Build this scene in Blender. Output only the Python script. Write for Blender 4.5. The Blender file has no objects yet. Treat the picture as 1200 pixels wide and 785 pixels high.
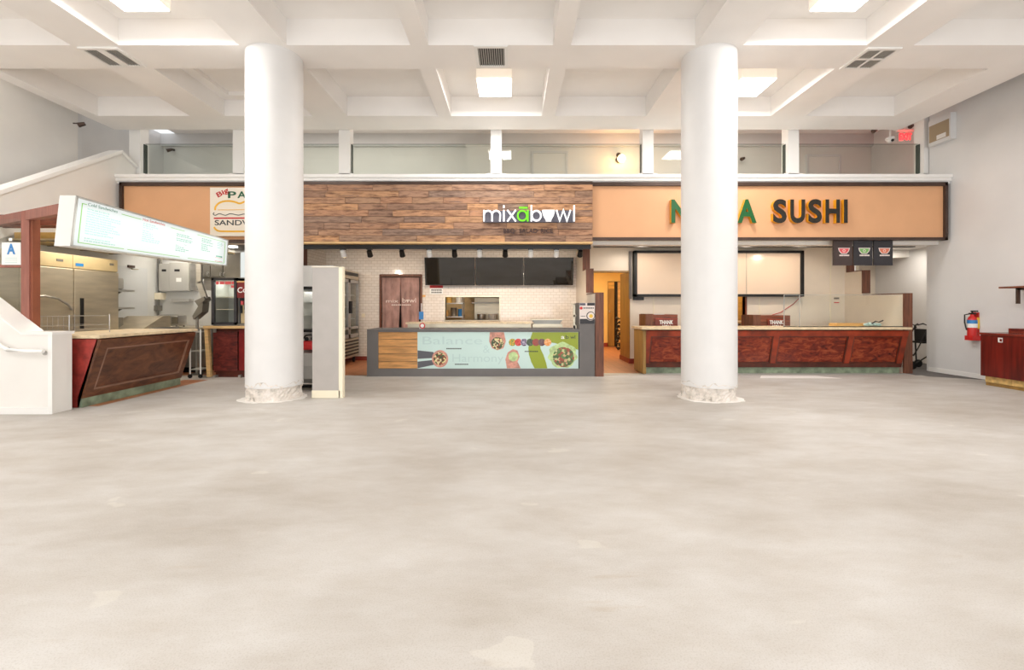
import bpy, bmesh, math, random
from mathutils import Vector, Matrix
C = bpy.context.scene.collection
random.seed(7)
F = 531.0                                   # focal length in pixels of the 1200 px wide frame

# ------------------------------------------------------------------ camera, world, lights, exposure
cam_d = bpy.data.cameras.new('camera'); cam = bpy.data.objects.new('camera', cam_d); C.objects.link(cam)
cam.location = (0, 0, 1.4); cam.rotation_euler = (math.radians(90), 0, 0)
cam_d.sensor_width = 36; cam_d.lens = 36*F/1200; cam_d.shift_y = -32.5/1200
cam_d.clip_start = .05; cam_d.clip_end = 200
sc = bpy.context.scene
sc.camera = cam
w = bpy.data.worlds.new('daylight'); sc.world = w; w.use_nodes = True
w.node_tree.nodes['Background'].inputs[0].default_value = (.93, .96, 1, 1)
w.node_tree.nodes['Background'].inputs[1].default_value = 1.0
vs = sc.view_settings
vs.view_transform = 'Standard'; vs.look = 'None'; vs.gamma = 1; vs.use_curve_mapping = False
vs.exposure = 0.31

def area(name, loc, sx, sy, power, col=(1, 1, 1), rot=(0, 0, 0), spread=180):
    d = bpy.data.lights.new(name, 'AREA'); d.shape = 'RECTANGLE'; d.size = sx; d.size_y = sy
    d.energy = power; d.color = col; d.spread = math.radians(spread)
    o = bpy.data.objects.new(name, d); C.objects.link(o); o.location = loc; o.rotation_euler = rot
    return o
def point(name, loc, power, col, r=.05):
    d = bpy.data.lights.new(name, 'POINT'); d.energy = power; d.color = col; d.shadow_soft_size = r
    o = bpy.data.objects.new(name, d); C.objects.link(o); o.location = loc
    return o
def spot(name, loc, target, power, col, angle=75, r=.05):
    d = bpy.data.lights.new(name, 'SPOT'); d.energy = power; d.color = col; d.shadow_soft_size = r
    d.spot_size = math.radians(angle); d.spot_blend = .6
    o = bpy.data.objects.new(name, d); C.objects.link(o); o.location = loc
    o.rotation_euler = (Vector(target)-Vector(loc)).to_track_quat('-Z', 'Y').to_euler()
    return o
# added area light standing in for daylight from an unseen glazed front
area('shopfront_daylight', (0, -7.3, 2.5), 17.0, 4.4, 230, (.94, .975, 1), (math.radians(90), 0, 0))
# added upward fill that brightens the ceiling, with no known source
area('pavement_bounce', (0, -7.3, .9), 17.0, 1.6, 250, (.97, .99, 1), (math.radians(128), 0, 0))

# ------------------------------------------------------------------ helpers
def lin(c):
    return tuple((v/12.92 if v <= .04045 else ((v+.055)/1.055)**2.4) for v in [x/255 for x in c])
MATS = {}
def nodes(name):
    m = bpy.data.materials.new(name); m.use_nodes = True
    nt = m.node_tree; b = nt.nodes['Principled BSDF']; MATS[name] = m
    return m, nt, b
def N(nt, t, **kw):
    n = nt.nodes.new(t)
    for k, v in kw.items():
        if k.startswith('i_'): n.inputs[int(k[2:]) if k[2:].isdigit() else k[2:].replace('_', ' ')].default_value = v
        else: setattr(n, k, v)
    return n
def ramp(nt, stops):
    r = nt.nodes.new('ShaderNodeValToRGB'); e = r.color_ramp.elements
    while len(e) < len(stops): e.new(.5)
    for x, (p, c) in zip(e, stops):
        x.position = p; x.color = (*lin(c), 1)
    return r
def mat(name, col, rough=.5, metal=0, var=.0, scale=6, bump=0, stretch=None, spec=.5, detail=4):
    """plain procedural material: colour with a little noise variation and optional fine relief"""
    m, nt, b = nodes(name); L = nt.links.new
    b.inputs['Roughness'].default_value = rough; b.inputs['Metallic'].default_value = metal
    b.inputs['Specular IOR Level'].default_value = spec
    b.inputs['Base Color'].default_value = (*lin(col), 1)
    if var or bump:
        tc = N(nt, 'ShaderNodeTexCoord'); mp = N(nt, 'ShaderNodeMapping')
        if stretch: mp.inputs['Scale'].default_value = stretch
        L(tc.outputs['Object'], mp.inputs[0])
        no = N(nt, 'ShaderNodeTexNoise'); no.inputs['Scale'].default_value = scale; no.inputs['Detail'].default_value = detail
        L(mp.outputs[0], no.inputs['Vector'])
        if var:
            lo = tuple(max(0, v*(1-var)) for v in col); hi = tuple(min(255, v*(1+var*.8)) for v in col)
            r = ramp(nt, [(.3, lo), (.7, hi)]); L(no.outputs['Fac'], r.inputs[0]); L(r.outputs[0], b.inputs['Base Color'])
        if bump:
            bp = N(nt, 'ShaderNodeBump'); bp.inputs['Strength'].default_value = bump; bp.inputs['Distance'].default_value = .02
            L(no.outputs['Fac'], bp.inputs['Height']); L(bp.outputs[0], b.inputs['Normal'])
    return m
def emit(name, col, power, base=None):
    m, nt, b = nodes(name)
    b.inputs['Base Color'].default_value = (*lin(base or col), 1)
    b.inputs['Emission Color'].default_value = (*lin(col), 1); b.inputs['Emission Strength'].default_value = power
    return m
def glass_mat(name, tint, rough=0.0):
    m, nt, b = nodes(name); L = nt.links.new
    out = nt.nodes['Material Output']; nt.nodes.remove(b)
    t = N(nt, 'ShaderNodeBsdfTransparent'); t.inputs[0].default_value = (*tint, 1)
    g = N(nt, 'ShaderNodeBsdfGlossy'); g.inputs['Roughness'].default_value = rough
    fr = N(nt, 'ShaderNodeFresnel'); fr.inputs[0].default_value = 1.5
    ge = N(nt, 'ShaderNodeNewGeometry'); iv = N(nt, 'ShaderNodeMath', operation='SUBTRACT'); iv.inputs[0].default_value = 1; L(ge.outputs['Backfacing'], iv.inputs[1])
    mu = N(nt, 'ShaderNodeMath', operation='MULTIPLY'); L(fr.outputs[0], mu.inputs[0]); L(iv.outputs[0], mu.inputs[1])
    mx = N(nt, 'ShaderNodeMixShader'); L(mu.outputs[0], mx.inputs[0]); L(t.outputs[0], mx.inputs[1]); L(g.outputs[0], mx.inputs[2])
    L(mx.outputs[0], out.inputs['Surface'])
    return m

class MB:
    """collects shapes into one mesh"""
    def __init__(s): s.bm = bmesh.new()
    def hexa(s, p):
        v = [s.bm.verts.new(q) for q in p]
        for f in ((0, 3, 2, 1), (4, 5, 6, 7), (0, 1, 5, 4), (1, 2, 6, 5), (2, 3, 7, 6), (3, 0, 4, 7)): s.bm.faces.new([v[i] for i in f])
        return s
    def box(s, x0, x1, y0, y1, z0, z1, bev=0):
        if bev:
            b2 = bmesh.new(); t = MB.__new__(MB); t.bm = b2; t.box(x0, x1, y0, y1, z0, z1)
            bmesh.ops.bevel(b2, geom=b2.edges[:], offset=bev, segments=2, affect='EDGES', profile=.5)
            s.add(b2); return s
        return s.hexa([(x0, y0, z0), (x1, y0, z0), (x1, y1, z0), (x0, y1, z0), (x0, y0, z1), (x1, y0, z1), (x1, y1, z1), (x0, y1, z1)])
    def add(s, b2):
        me = bpy.data.meshes.new('t'); b2.to_mesh(me); b2.free(); s.bm.from_mesh(me); bpy.data.meshes.remove(me)
    def slab(s, O, u, v, n, u0, u1, v0, v1, d0, d1):
        """box in a frame: O + u*a + v*b + n*c"""
        O, u, v, n = map(Vector, (O, u, v, n)); P = lambda a, b, c: O+u*a+v*b+n*c
        return s.hexa([P(u0, v0, d1), P(u1, v0, d1), P(u1, v0, d0), P(u0, v0, d0), P(u0, v1, d1), P(u1, v1, d1), P(u1, v1, d0), P(u0, v1, d0)])
    def prism(s, pts, d):
        """polygon (3-D points) extruded by vector d"""
        d = Vector(d); a = [s.bm.verts.new(p) for p in pts]; b = [s.bm.verts.new(Vector(p)+d) for p in pts]
        n = len(pts); s.bm.faces.new(a); s.bm.faces.new(b[::-1])
        for i in range(n): s.bm.faces.new([a[i], b[i], b[(i+1) % n], a[(i+1) % n]])
        return s
    def cyl(s, p0, p1, r0, r1=None, n=16):
        p0, p1 = Vector(p0), Vector(p1); r1 = r0 if r1 is None else r1
        q = (p1-p0).to_track_quat('Z', 'Y'); A, B = [], []
        for i in range(n):
            t = 2*math.pi*i/n; d = Vector((math.cos(t), math.sin(t), 0))
            A.append(s.bm.verts.new(p0+q@(d*r0))); B.append(s.bm.verts.new(p1+q@(d*r1)))
        s.bm.faces.new(A[::-1]); s.bm.faces.new(B)
        for i in range(n): s.bm.faces.new([A[i], A[(i+1) % n], B[(i+1) % n], B[i]])
        return s
    def tube(s, pts, r, n=10):
        pts = [Vector(p) for p in pts]; rings = []
        for i, p in enumerate(pts):
            d = (pts[min(i+1, len(pts)-1)]-pts[max(i-1, 0)]).normalized()
            q = d.to_track_quat('Z', 'Y')
            rings.append([s.bm.verts.new(p+q@Vector((math.cos(2*math.pi*k/n)*r, math.sin(2*math.pi*k/n)*r, 0))) for k in range(n)])
        for a, b in zip(rings, rings[1:]):
            best = min(range(n), key=lambda k: (b[k].co-a[0].co).length)
            for k in range(n): s.bm.faces.new([a[k], a[(k+1) % n], b[(k+1+best) % n], b[(k+best) % n]])
        s.bm.faces.new(rings[0][::-1]); s.bm.faces.new(rings[-1])
        return s
    def lathe(s, c, prof, n=24):
        """profile of (radius, z) turned about a vertical axis through c"""
        c = Vector(c); R = []
        for r, z in prof:
            R.append([s.bm.verts.new(c+Vector((r*math.cos(2*math.pi*k/n), r*math.sin(2*math.pi*k/n), z))) for k in range(n)])
        for a, b in zip(R, R[1:]):
            for k in range(n): s.bm.faces.new([a[k], a[(k+1) % n], b[(k+1) % n], b[k]])
        s.bm.faces.new(R[0][::-1]); s.bm.faces.new(R[-1])
        return s
    def ball(s, c, r, sq=(1, 1, 1)):
        b2 = bmesh.new(); bmesh.ops.create_uvsphere(b2, u_segments=14, v_segments=8, radius=r)
        for v in b2.verts: v.co = Vector((v.co.x*sq[0], v.co.y*sq[1], v.co.z*sq[2]))+Vector(c)
        s.add(b2); return s
    def stroke(s, pts, wd, O, u, v, n, d0, d1, closed=False):
        """a 2-D polyline given width and depth, laid in the frame O,u,v,n"""
        O, u, v, n = map(Vector, (O, u, v, n)); k = len(pts); P = [Vector((a, b)) for a, b in pts]; Lf, Rt = [], []
        for i, p in enumerate(P):
            if closed: a, b = P[i-1], P[(i+1) % k]
            else: a, b = P[max(i-1, 0)], P[min(i+1, k-1)]
            d1_ = (p-a).normalized() if (p-a).length > 1e-6 else (b-p).normalized()
            d2_ = (b-p).normalized() if (b-p).length > 1e-6 else d1_
            t = (d1_+d2_); t = t.normalized() if t.length > 1e-4 else d2_
            m = Vector((-t.y, t.x)); c = max(.45, abs(m.dot(Vector((-d2_.y, d2_.x)))))
            Lf.append(p+m*wd/2/c); Rt.append(p-m*wd/2/c)
        def V(q, d): return s.bm.verts.new(O+u*q.x+v*q.y+n*d)
        a = [V(q, d1) for q in Lf]; b = [V(q, d1) for q in Rt]; c_ = [V(q, d0) for q in Lf]; e = [V(q, d0) for q in Rt]
        for i in range(k if closed else k-1):
            j = (i+1) % k
            for f in ((a[i], b[i], b[j], a[j]), (c_[i], c_[j], e[j], e[i]), (a[i], a[j], c_[j], c_[i]), (b[i], e[i], e[j], b[j])): s.bm.faces.new(f)
        if not closed:
            s.bm.faces.new((a[0], c_[0], e[0], b[0])); s.bm.faces.new((a[-1], b[-1], e[-1], c_[-1]))
        return s
    def text(s, body, h, O, u, v, n, depth=.002, weight=0, width=None, align='L', base=0):
        """lettering of cap height h; O is its lower left (or centre) on the surface"""
        co = glyphs(body, weight)
        if not co: return s
        vs_, fs = co; O, u, v, n = map(Vector, (O, u, v, n))
        x0 = min(p[0] for p in vs_); x1 = max(p[0] for p in vs_); k = h/CAP
        kx = width/(x1-x0) if width else k
        off = -x0*kx if align == 'L' else -(x0+x1)/2*kx
        vv = [s.bm.verts.new(O+u*(p[0]*kx+off)+v*(p[1]*k)+n*(p[2]*depth+base)) for p in vs_]
        for f in fs:
            try: s.bm.faces.new([vv[i] for i in f])
            except ValueError: pass
        return s

CAP = .7
_gl = {}
def glyphs(body, weight=0):
    key = (body, weight)
    if key not in _gl:
        cu = bpy.data.curves.new('t', 'FONT'); cu.body = body; cu.size = 1; cu.extrude = .5; cu.offset = weight; cu.resolution_u = 5
        o = bpy.data.objects.new('t', cu); C.objects.link(o)
        dg = bpy.context.evaluated_depsgraph_get(); me = bpy.data.meshes.new_from_object(o.evaluated_get(dg))
        vv = [(p.co.x, p.co.y, p.co.z+.5) for p in me.vertices]; ff = [tuple(p.vertices) for p in me.polygons]
        bpy.data.objects.remove(o); bpy.data.curves.remove(cu); bpy.data.meshes.remove(me)
        _gl[key] = (vv, ff) if vv else None
    return _gl[key]
def letter_offsets(body, weight=0):
    out = []
    for i, ch in enumerate(body):
        g = glyphs(ch, weight)
        if g is None: continue
        full = max(p[0] for p in glyphs(body[:i+1], weight)[0]); own = max(p[0] for p in g[0]); x0 = min(p[0] for p in g[0])
        out.append((ch, full-own+x0))
    b0 = out[0][1]
    return [(c, x-b0) for c, x in out]
UX, UY, UZ = Vector((1, 0, 0)), Vector((0, 1, 0)), Vector((0, 0, 1)); NF = Vector((0, -1, 0))

def root_of(o):
    while o.parent: o = o.parent
    return o
def part(name, mb, m, parent=None, smooth=False, sides=None, label=None):
    """link the collected shapes as ONE mesh object; with a parent its vertices are taken relative to the thing's base"""
    bmesh.ops.recalc_face_normals(mb.bm, faces=mb.bm.faces[:])
    if parent: org = Vector(root_of(parent).location)
    else:
        xs = [v.co for v in mb.bm.verts]
        org = Vector(((min(p.x for p in xs)+max(p.x for p in xs))/2, (min(p.y for p in xs)+max(p.y for p in xs))/2, min(p.z for p in xs)))
    for v in mb.bm.verts: v.co -= org
    mb.bm.normal_update()
    me = bpy.data.meshes.new(name)
    if sides:
        axis = sides[1]
        for f in mb.bm.faces: f.material_index = 0 if abs(f.normal.dot(axis)) > .7 else 1
    if smooth:
        for f in mb.bm.faces: f.smooth = True
    mb.bm.to_mesh(me); mb.bm.free()
    if smooth: me.set_sharp_from_angle(angle=math.radians(38))
    me.materials.append(MATS[m])
    if sides: me.materials.append(MATS[sides[0]])
    o = bpy.data.objects.new(name, me); C.objects.link(o)
    if parent: o.parent = parent
    else: o.location = org
    if label: o['label'] = label
    return o
def thing(name, label, cat, loc, group=None):
    o = bpy.data.objects.new(name, None); C.objects.link(o); o.location = loc; o.empty_display_size = .1
    return tag(o, label, cat, group)
def tag(o, label, cat, group=None):
    o['label'] = label; o['category'] = cat
    if group: o['group'] = group
    return o
def struct(name, mb, m, parent=None, **k):
    o = part(name, mb, m, parent, **k)
    if not parent: o['kind'] = 'structure'
    return o
def copy_thing(o, loc, label, group=None):
    def cp(a, p):
        b = a.copy(); C.objects.link(b); b.parent = p
        for ch in a.children: cp(ch, b)
        return b
    r = cp(o, None); r.location = loc; r['label'] = label
    if group: r['group'] = group
    return r
def X(px, Y): return (px-600)*Y/F           # where a sight line of the photograph meets depth Y
def Z(py, Y): return 1.4+(360-py)*Y/F

# ------------------------------------------------------------------ materials
mat('white_paint', (238, 234, 228), .6, var=.015, scale=1.5, bump=.03)
mat('ceiling_paint', (250, 246, 242), .75, var=.012, scale=1.2)
mat('column_paint', (230, 228, 226), .5, var=.01, scale=3, bump=.05)
mat('wall_grey', (224, 223, 222), .6, var=.02, scale=1.1, bump=.02)
mat('trim_white', (244, 242, 238), .4)
mat('cream', (240, 230, 205), .5)
mat('orange_panel', (222, 168, 124), .55, var=.012, scale=3)
mat('bronze', (74, 56, 47), .4, .3, var=.1, scale=4)
mat('dark_metal', (40, 37, 35), .4, .5)
mat('black', (20, 19, 19), .45)
mat('screen', (26, 21, 13), .04, spec=.8)
mat('steel', (190, 188, 184), .32, .85, var=.06, scale=2, stretch=(1, 1, 8))
mat('steel_warm', (205, 194, 172), .36, .7, var=.06, scale=2, stretch=(1, 1, 6))
mat('steel_dark', (140, 136, 128), .35, .7, var=.08, scale=3)
mat('grey_counter', (112, 108, 106), .55, var=.03, scale=5)
mat('grey_panel', (178, 171, 165), .3, var=.02, scale=4)
mat('grey_box', (178, 176, 170), .5, .1)
mat('brown_wood', (112, 68, 48), .5, var=.22, scale=5, stretch=(6, 6, .6), bump=.05)
mat('red_post', (150, 94, 80), .5, var=.1, scale=5, stretch=(5, 5, .5))
mat('light_plank', (208, 152, 92), .5, var=.15, scale=4, stretch=(.8, 4, 6), detail=8)
mat('post_brown', (144, 82, 58), .5, var=.1, scale=4)
mat('speaker_tan', (168, 150, 122), .7)
mat('olive_door', (150, 116, 62), .4, var=.12, scale=3, stretch=(3, 3, .5))
mat('yellow_wall', (240, 205, 130), .6, var=.03, scale=2)
mat('plywood', (214, 170, 90), .6, var=.12, scale=3, stretch=(1, 1, 4))
mat('light_wood', (214, 176, 122), .5, var=.1, scale=5, stretch=(.6, 4, 4))
mat('beige_top', (226, 204, 168), .35, var=.07, scale=14, detail=8)
mat('green_marble', (132, 146, 122), .4, var=.2, scale=7, detail=8)
mat('red_laminate', (158, 58, 50), .45, var=.22, scale=9, detail=6)
mat('mahogany', (100, 28, 20), .28, var=.28, scale=3, stretch=(6, 6, .5))
mat('mahogany_top', (126, 52, 40), .25, var=.15, scale=4)
mat('toe_wood', (212, 176, 110), .55, var=.14, scale=4, stretch=(.7, 3, 3))
mat('red_base', (140, 52, 34), .5, var=.15, scale=6)
mat('kitchen_wall', (212, 212, 209), .5, var=.03, scale=2)
mat('frp_wall', (234, 222, 204), .4, var=.02, scale=2)
mat('wood_cabinet', (120, 62, 40), .4, var=.25, scale=5, stretch=(1, 1, 4))
mat('dark_frame_wood', (86, 40, 28), .32, var=.3, scale=5)
mat('red_frame_wood', (142, 54, 30), .3, var=.25, scale=5)
mat('grey_carpet', (104, 100, 98), .9, var=.12, scale=60, bump=.3)
mat('tan_tile', (206, 182, 138), .8, var=.06, scale=5)
mat('red', (205, 38, 34), .4); mat('blue', (48, 126, 190), .4); mat('label_white', (240, 240, 236), .5)
mat('plastic_white', (236, 234, 230), .4)
mat('silver_logo', (90, 88, 98), .4, .3)
mat('letter_green', (8, 88, 36), .5); mat('letter_dark', (34, 29, 20), .5); mat('letter_yellow', (226, 160, 24), .45)
mat('letter_brown', (72, 48, 42), .5)
mat('sign_cream', (234, 224, 208), .5); mat('sign_red', (190, 40, 40), .5); mat('sign_green', (30, 92, 60), .5); mat('sign_ink', (52, 56, 56), .5); mat('bun_yellow', (232, 176, 40), .5)
mat('mint', (204, 228, 222), .35, var=.01, scale=2); mat('mint_letter', (190, 215, 211), .35); mat('leaf_green', (150, 164, 34), .35)
mat('pale_green', (190, 214, 150), .4, var=.12, scale=16, detail=8)
mat('hand_print', (206, 148, 130), .5, var=.15, scale=16); mat('sleeve_print', (92, 92, 98), .5); mat('bowl_rim', (150, 104, 80), .5)
mat('print_dark', (46, 44, 48), .5, var=.04, scale=4); mat('print_cream', (236, 222, 214), .5)
mat('slat_dark', (58, 52, 44), .6)
mat('poster_brown', (66, 52, 48), .5, var=.14, scale=3)
mat('bowl_pink', (226, 92, 96), .5); mat('bowl_green', (120, 176, 98), .5); mat('bowl_orange', (222, 122, 92), .5)
mat('print_yellow', (238, 196, 70), .5)
mat('bag_red', (214, 52, 54), .4); mat('towel_gold', (228, 178, 110), .7)
mat('purple_side', (116, 52, 78), .4)
mat('coke_red', (124, 30, 30), .35, var=.15, scale=6)
mat('card_green', (120, 200, 90), .5); mat('card_blue', (64, 134, 196), .5)
mat('glass_edge', (62, 70, 64), .2)
emit('lamp_white', (255, 252, 246), 7.0); emit('lamp_side', (255, 240, 222), .35, (240, 230, 215))
emit('lamp_warm', (255, 214, 150), 14); emit('menu_glow', (250, 255, 252), .66, (50, 54, 52)); emit('exit_glow', (255, 50, 56), 1.6)
emit('menu_line', (150, 230, 90), .4, (70, 100, 40)); emit('logo_white', (255, 255, 255), .4); emit('logo_green', (110, 216, 20), .3)
mat('menu_ink', (128, 160, 154), .5); mat('menu_ink_dark', (92, 132, 116), .5); mat('menu_red', (176, 70, 60), .5)
glass_mat('clear_glass', (.90, .93, .91)); glass_mat('pane_glass', (.96, .975, .965))

def m_floor():
    m, nt, b = nodes('concrete'); L = nt.links.new
    tc = N(nt, 'ShaderNodeTexCoord')
    def noise(s, d=6, st=None, r=.55):
        n = N(nt, 'ShaderNodeTexNoise'); n.inputs['Scale'].default_value = s; n.inputs['Detail'].default_value = d; n.inputs['Roughness'].default_value = r
        if st:
            mp = N(nt, 'ShaderNodeMapping'); mp.inputs['Scale'].default_value = st; L(tc.outputs['Object'], mp.inputs[0]); L(mp.outputs[0], n.inputs['Vector'])
        else: L(tc.outputs['Object'], n.inputs['Vector'])
        return n
    def mix(fac, c1, c2, t='MIX'):
        x = N(nt, 'ShaderNodeMix', data_type='RGBA', blend_type=t)
        for k, s in ((0, fac), (6, c1), (7, c2)):
            if isinstance(s, (int, float)): x.inputs[k].default_value = s
            elif isinstance(s, tuple): x.inputs[k].default_value = (*lin(s), 1)
            else: L(s, x.inputs[k])
        return x.outputs[2]
    r1 = ramp(nt, [(.33, (183, 177, 170)), (.5, (196, 192, 187)), (.68, (206, 203, 199))]); L(noise(.42, 7, (1, 1.6, 1), .6).outputs['Fac'], r1.inputs[0])
    r2 = ramp(nt, [(.3, (227, 221, 213)), (.68, (255, 255, 255))]); L(noise(1.7, 8, (1, 2.2, 1), .62).outputs['Fac'], r2.inputs[0])
    c = mix(.75, r1.outputs[0], r2.outputs[0], 'MULTIPLY')
    # aggregate speckle
    r3 = ramp(nt, [(.36, (214, 208, 198)), (.5, (255, 255, 255))]); L(noise(130, 3, None, .7).outputs['Fac'], r3.inputs[0])
    c = mix(.4, c, r3.outputs[0], 'MULTIPLY')
    # pale filler patches
    r4 = ramp(nt, [(.70, (0, 0, 0)), (.715, (255, 255, 255))]); L(noise(2.1, 3, (.8, 1.3, 1), .5).outputs['Fac'], r4.inputs[0])
    bw = N(nt, 'ShaderNodeMath', operation='MULTIPLY'); bw.inputs[1].default_value = .22; L(r4.outputs[0], bw.inputs[0])
    c = mix(bw.outputs[0], c, (224, 220, 208))
    # brown scuffs
    r5 = ramp(nt, [(.64, (0, 0, 0)), (.76, (255, 255, 255))]); L(noise(2.6, 6, (.7, 3, 1), .6).outputs['Fac'], r5.inputs[0])
    bs = N(nt, 'ShaderNodeMath', operation='MULTIPLY'); bs.inputs[1].default_value = .4; L(r5.outputs[0], bs.inputs[0])
    c = mix(bs.outputs[0], c, (174, 158, 138))
    L(c, b.inputs['Base Color']); b.inputs['Roughness'].default_value = .55; b.inputs['Specular IOR Level'].default_value = .3
    bp = N(nt, 'ShaderNodeBump'); bp.inputs['Strength'].default_value = .08; bp.inputs['Distance'].default_value = .01
    L(noise(30, 5).outputs['Fac'], bp.inputs['Height']); L(bp.outputs[0], b.inputs['Normal'])
m_floor()
def m_tile(name, col, grout, bw, bh, rough, gap=.012, plane='wall'):
    m, nt, b = nodes(name); L = nt.links.new
    tc = N(nt, 'ShaderNodeTexCoord'); sp = N(nt, 'ShaderNodeSeparateXYZ'); L(tc.outputs['Object'], sp.inputs[0])
    cb = N(nt, 'ShaderNodeCombineXYZ')
    if plane == 'wall':
        ad = N(nt, 'ShaderNodeMath', operation='ADD'); L(sp.outputs[0], ad.inputs[0]); L(sp.outputs[1], ad.inputs[1])
        L(ad.outputs[0], cb.inputs[0]); L(sp.outputs[2], cb.inputs[1])
    else: L(sp.outputs[0], cb.inputs[0]); L(sp.outputs[1], cb.inputs[1])
    br = N(nt, 'ShaderNodeTexBrick'); L(cb.outputs[0], br.inputs['Vector'])
    if plane != 'wall': br.offset = 0
    br.inputs['Scale'].default_value = 1; br.inputs['Brick Width'].default_value = bw; br.inputs['Row Height'].default_value = bh
    br.inputs['Mortar Size'].default_value = gap/2; br.inputs['Mortar Smooth'].default_value = .1
    br.inputs['Color1'].default_value = (*lin(col), 1); br.inputs['Color2'].default_value = (*lin(tuple(v*.96 for v in col)), 1); br.inputs['Mortar'].default_value = (*lin(grout), 1)
    L(br.outputs[0], b.inputs['Base Color']); b.inputs['Roughness'].default_value = rough
    bp = N(nt, 'ShaderNodeBump'); bp.inputs['Strength'].default_value = .3; bp.inputs['Distance'].default_value = .004; bp.invert = True
    L(br.outputs['Fac'], bp.inputs['Height']); L(bp.outputs[0], b.inputs['Normal'])
m_tile('subway_tile', (240, 232, 222), (206, 194, 178), .15, .075, .12, .009)
m_tile('quarry_tile', (186, 122, 82), (150, 104, 74), .2, .2, .5, .012, 'floor')
def m_planks():
    m, nt, b = nodes('barn_wood'); L = nt.links.new
    tc = N(nt, 'ShaderNodeTexCoord'); oi = N(nt, 'ShaderNodeObjectInfo')
    mp = N(nt, 'ShaderNodeMapping'); mp.inputs['Scale'].default_value = (1.3, 5, 8); L(tc.outputs['Object'], mp.inputs[0])
    ad = N(nt, 'ShaderNodeVectorMath', operation='ADD'); L(mp.outputs[0], ad.inputs[0])
    mu = N(nt, 'ShaderNodeMath', operation='MULTIPLY'); mu.inputs[1].default_value = 50; L(oi.outputs['Random'], mu.inputs[0])
    L(mu.outputs[0], ad.inputs[1])
    no = N(nt, 'ShaderNodeTexNoise'); no.inputs['Scale'].default_value = 3; no.inputs['Detail'].default_value = 8; no.inputs['Roughness'].default_value = .65; L(ad.outputs[0], no.inputs['Vector'])
    r = ramp(nt, [(.0, (150, 116, 94)), (.15, (190, 140, 104)), (.3, (166, 130, 106)), (.45, (200, 148, 106)), (.6, (146, 120, 104)), (.8, (206, 154, 108)), (1, (134, 110, 98))])
    r.color_ramp.interpolation = 'LINEAR'; L(oi.outputs['Random'], r.inputs[0])
    r2 = ramp(nt, [(.34, (138, 118, 106)), (.56, (255, 255, 255))]); L(no.outputs['Fac'], r2.inputs[0])
    mx = N(nt, 'ShaderNodeMix', data_type='RGBA', blend_type='MULTIPLY'); mx.inputs[0].default_value = .9; L(r.outputs[0], mx.inputs[6]); L(r2.outputs[0], mx.inputs[7])
    # knots and dark wear
    n2 = N(nt, 'ShaderNodeTexNoise'); n2.inputs['Scale'].default_value = 2.2; n2.inputs['Detail'].default_value = 4; L(ad.outputs[0], n2.inputs['Vector'])
    r3 = ramp(nt, [(.60, (0, 0, 0)), (.72, (255, 255, 255))]); L(n2.outputs['Fac'], r3.inputs[0])
    m2 = N(nt, 'ShaderNodeMix', data_type='RGBA'); L(r3.outputs[0], m2.inputs[0]); L(mx.outputs[2], m2.inputs[6]); m2.inputs[7].default_value = (*lin((132, 104, 88)), 1)
    L(m2.outputs[2], b.inputs['Base Color']); b.inputs['Roughness'].default_value = .6
    bp = N(nt, 'ShaderNodeBump'); bp.inputs['Strength'].default_value = .25; bp.inputs['Distance'].default_value = .01; L(no.outputs['Fac'], bp.inputs['Height']); L(bp.outputs[0], b.inputs['Normal'])
m_planks()
def m_burl(name, a, c, d, scale, rough):
    m, nt, b = nodes(name); L = nt.links.new
    tc = N(nt, 'ShaderNodeTexCoord')
    n1 = N(nt, 'ShaderNodeTexNoise'); n1.inputs['Scale'].default_value = scale; n1.inputs['Detail'].default_value = 8; n1.inputs['Distortion'].default_value = 1.4; n1.inputs['Roughness'].default_value = .62
    mp = N(nt, 'ShaderNodeMapping'); mp.inputs['Scale'].default_value = (1, 1, 2.4); L(tc.outputs['Object'], mp.inputs[0]); L(mp.outputs[0], n1.inputs['Vector'])
    r = ramp(nt, [(.3, a), (.5, c), (.7, d)]); L(n1.outputs['Fac'], r.inputs[0]); L(r.outputs[0], b.inputs['Base Color'])
    b.inputs['Roughness'].default_value = rough
m_burl('burl_red', (48, 12, 8), (126, 42, 22), (172, 82, 46), 4.5, .2)
m_burl('burl_brown', (66, 38, 26), (104, 62, 40), (128, 80, 50), 2.6, .28)
m_burl('rust_door', (34, 14, 12), (92, 28, 22), (126, 52, 40), 4.5, .45)
def m_food(name, cols, scale):
    m, nt, b = nodes(name); L = nt.links.new
    tc = N(nt, 'ShaderNodeTexCoord'); v = N(nt, 'ShaderNodeTexVoronoi'); v.inputs['Scale'].default_value = scale; L(tc.outputs['Object'], v.inputs['Vector'])
    sp = N(nt, 'ShaderNodeSeparateColor'); L(v.outputs['Color'], sp.inputs[0])
    k = len(cols); r = ramp(nt, [(i/k, c) for i, c in enumerate(cols)]); r.color_ramp.interpolation = 'CONSTANT'
    L(sp.outputs[0], r.inputs[0]); L(r.outputs[0], b.inputs['Base Color']); b.inputs['Roughness'].default_value = .4
m_food('food_mix', [(70, 86, 40), (222, 206, 160), (104, 66, 40), (150, 70, 50), (60, 80, 50), (232, 214, 150)], 34)
m_food('food_big', [(88, 118, 60), (206, 170, 130), (120, 96, 60), (166, 84, 64), (66, 98, 60), (196, 196, 140), (104, 130, 80)], 22)
for i, c in enumerate([((120, 150, 60), (230, 170, 60)), ((200, 50, 50), (220, 90, 80)), ((80, 60, 90), (180, 170, 190)), ((50, 70, 60), (100, 110, 80)), ((170, 60, 50), (150, 80, 70)), ((90, 60, 70), (120, 90, 90)), ((230, 140, 60), (240, 190, 140))]):
    m_food('ingredient_%s' % 'abcdefg'[i], [c[0], c[1], tuple((a+b)//2 for a, b in zip(*c))], 40)
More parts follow.
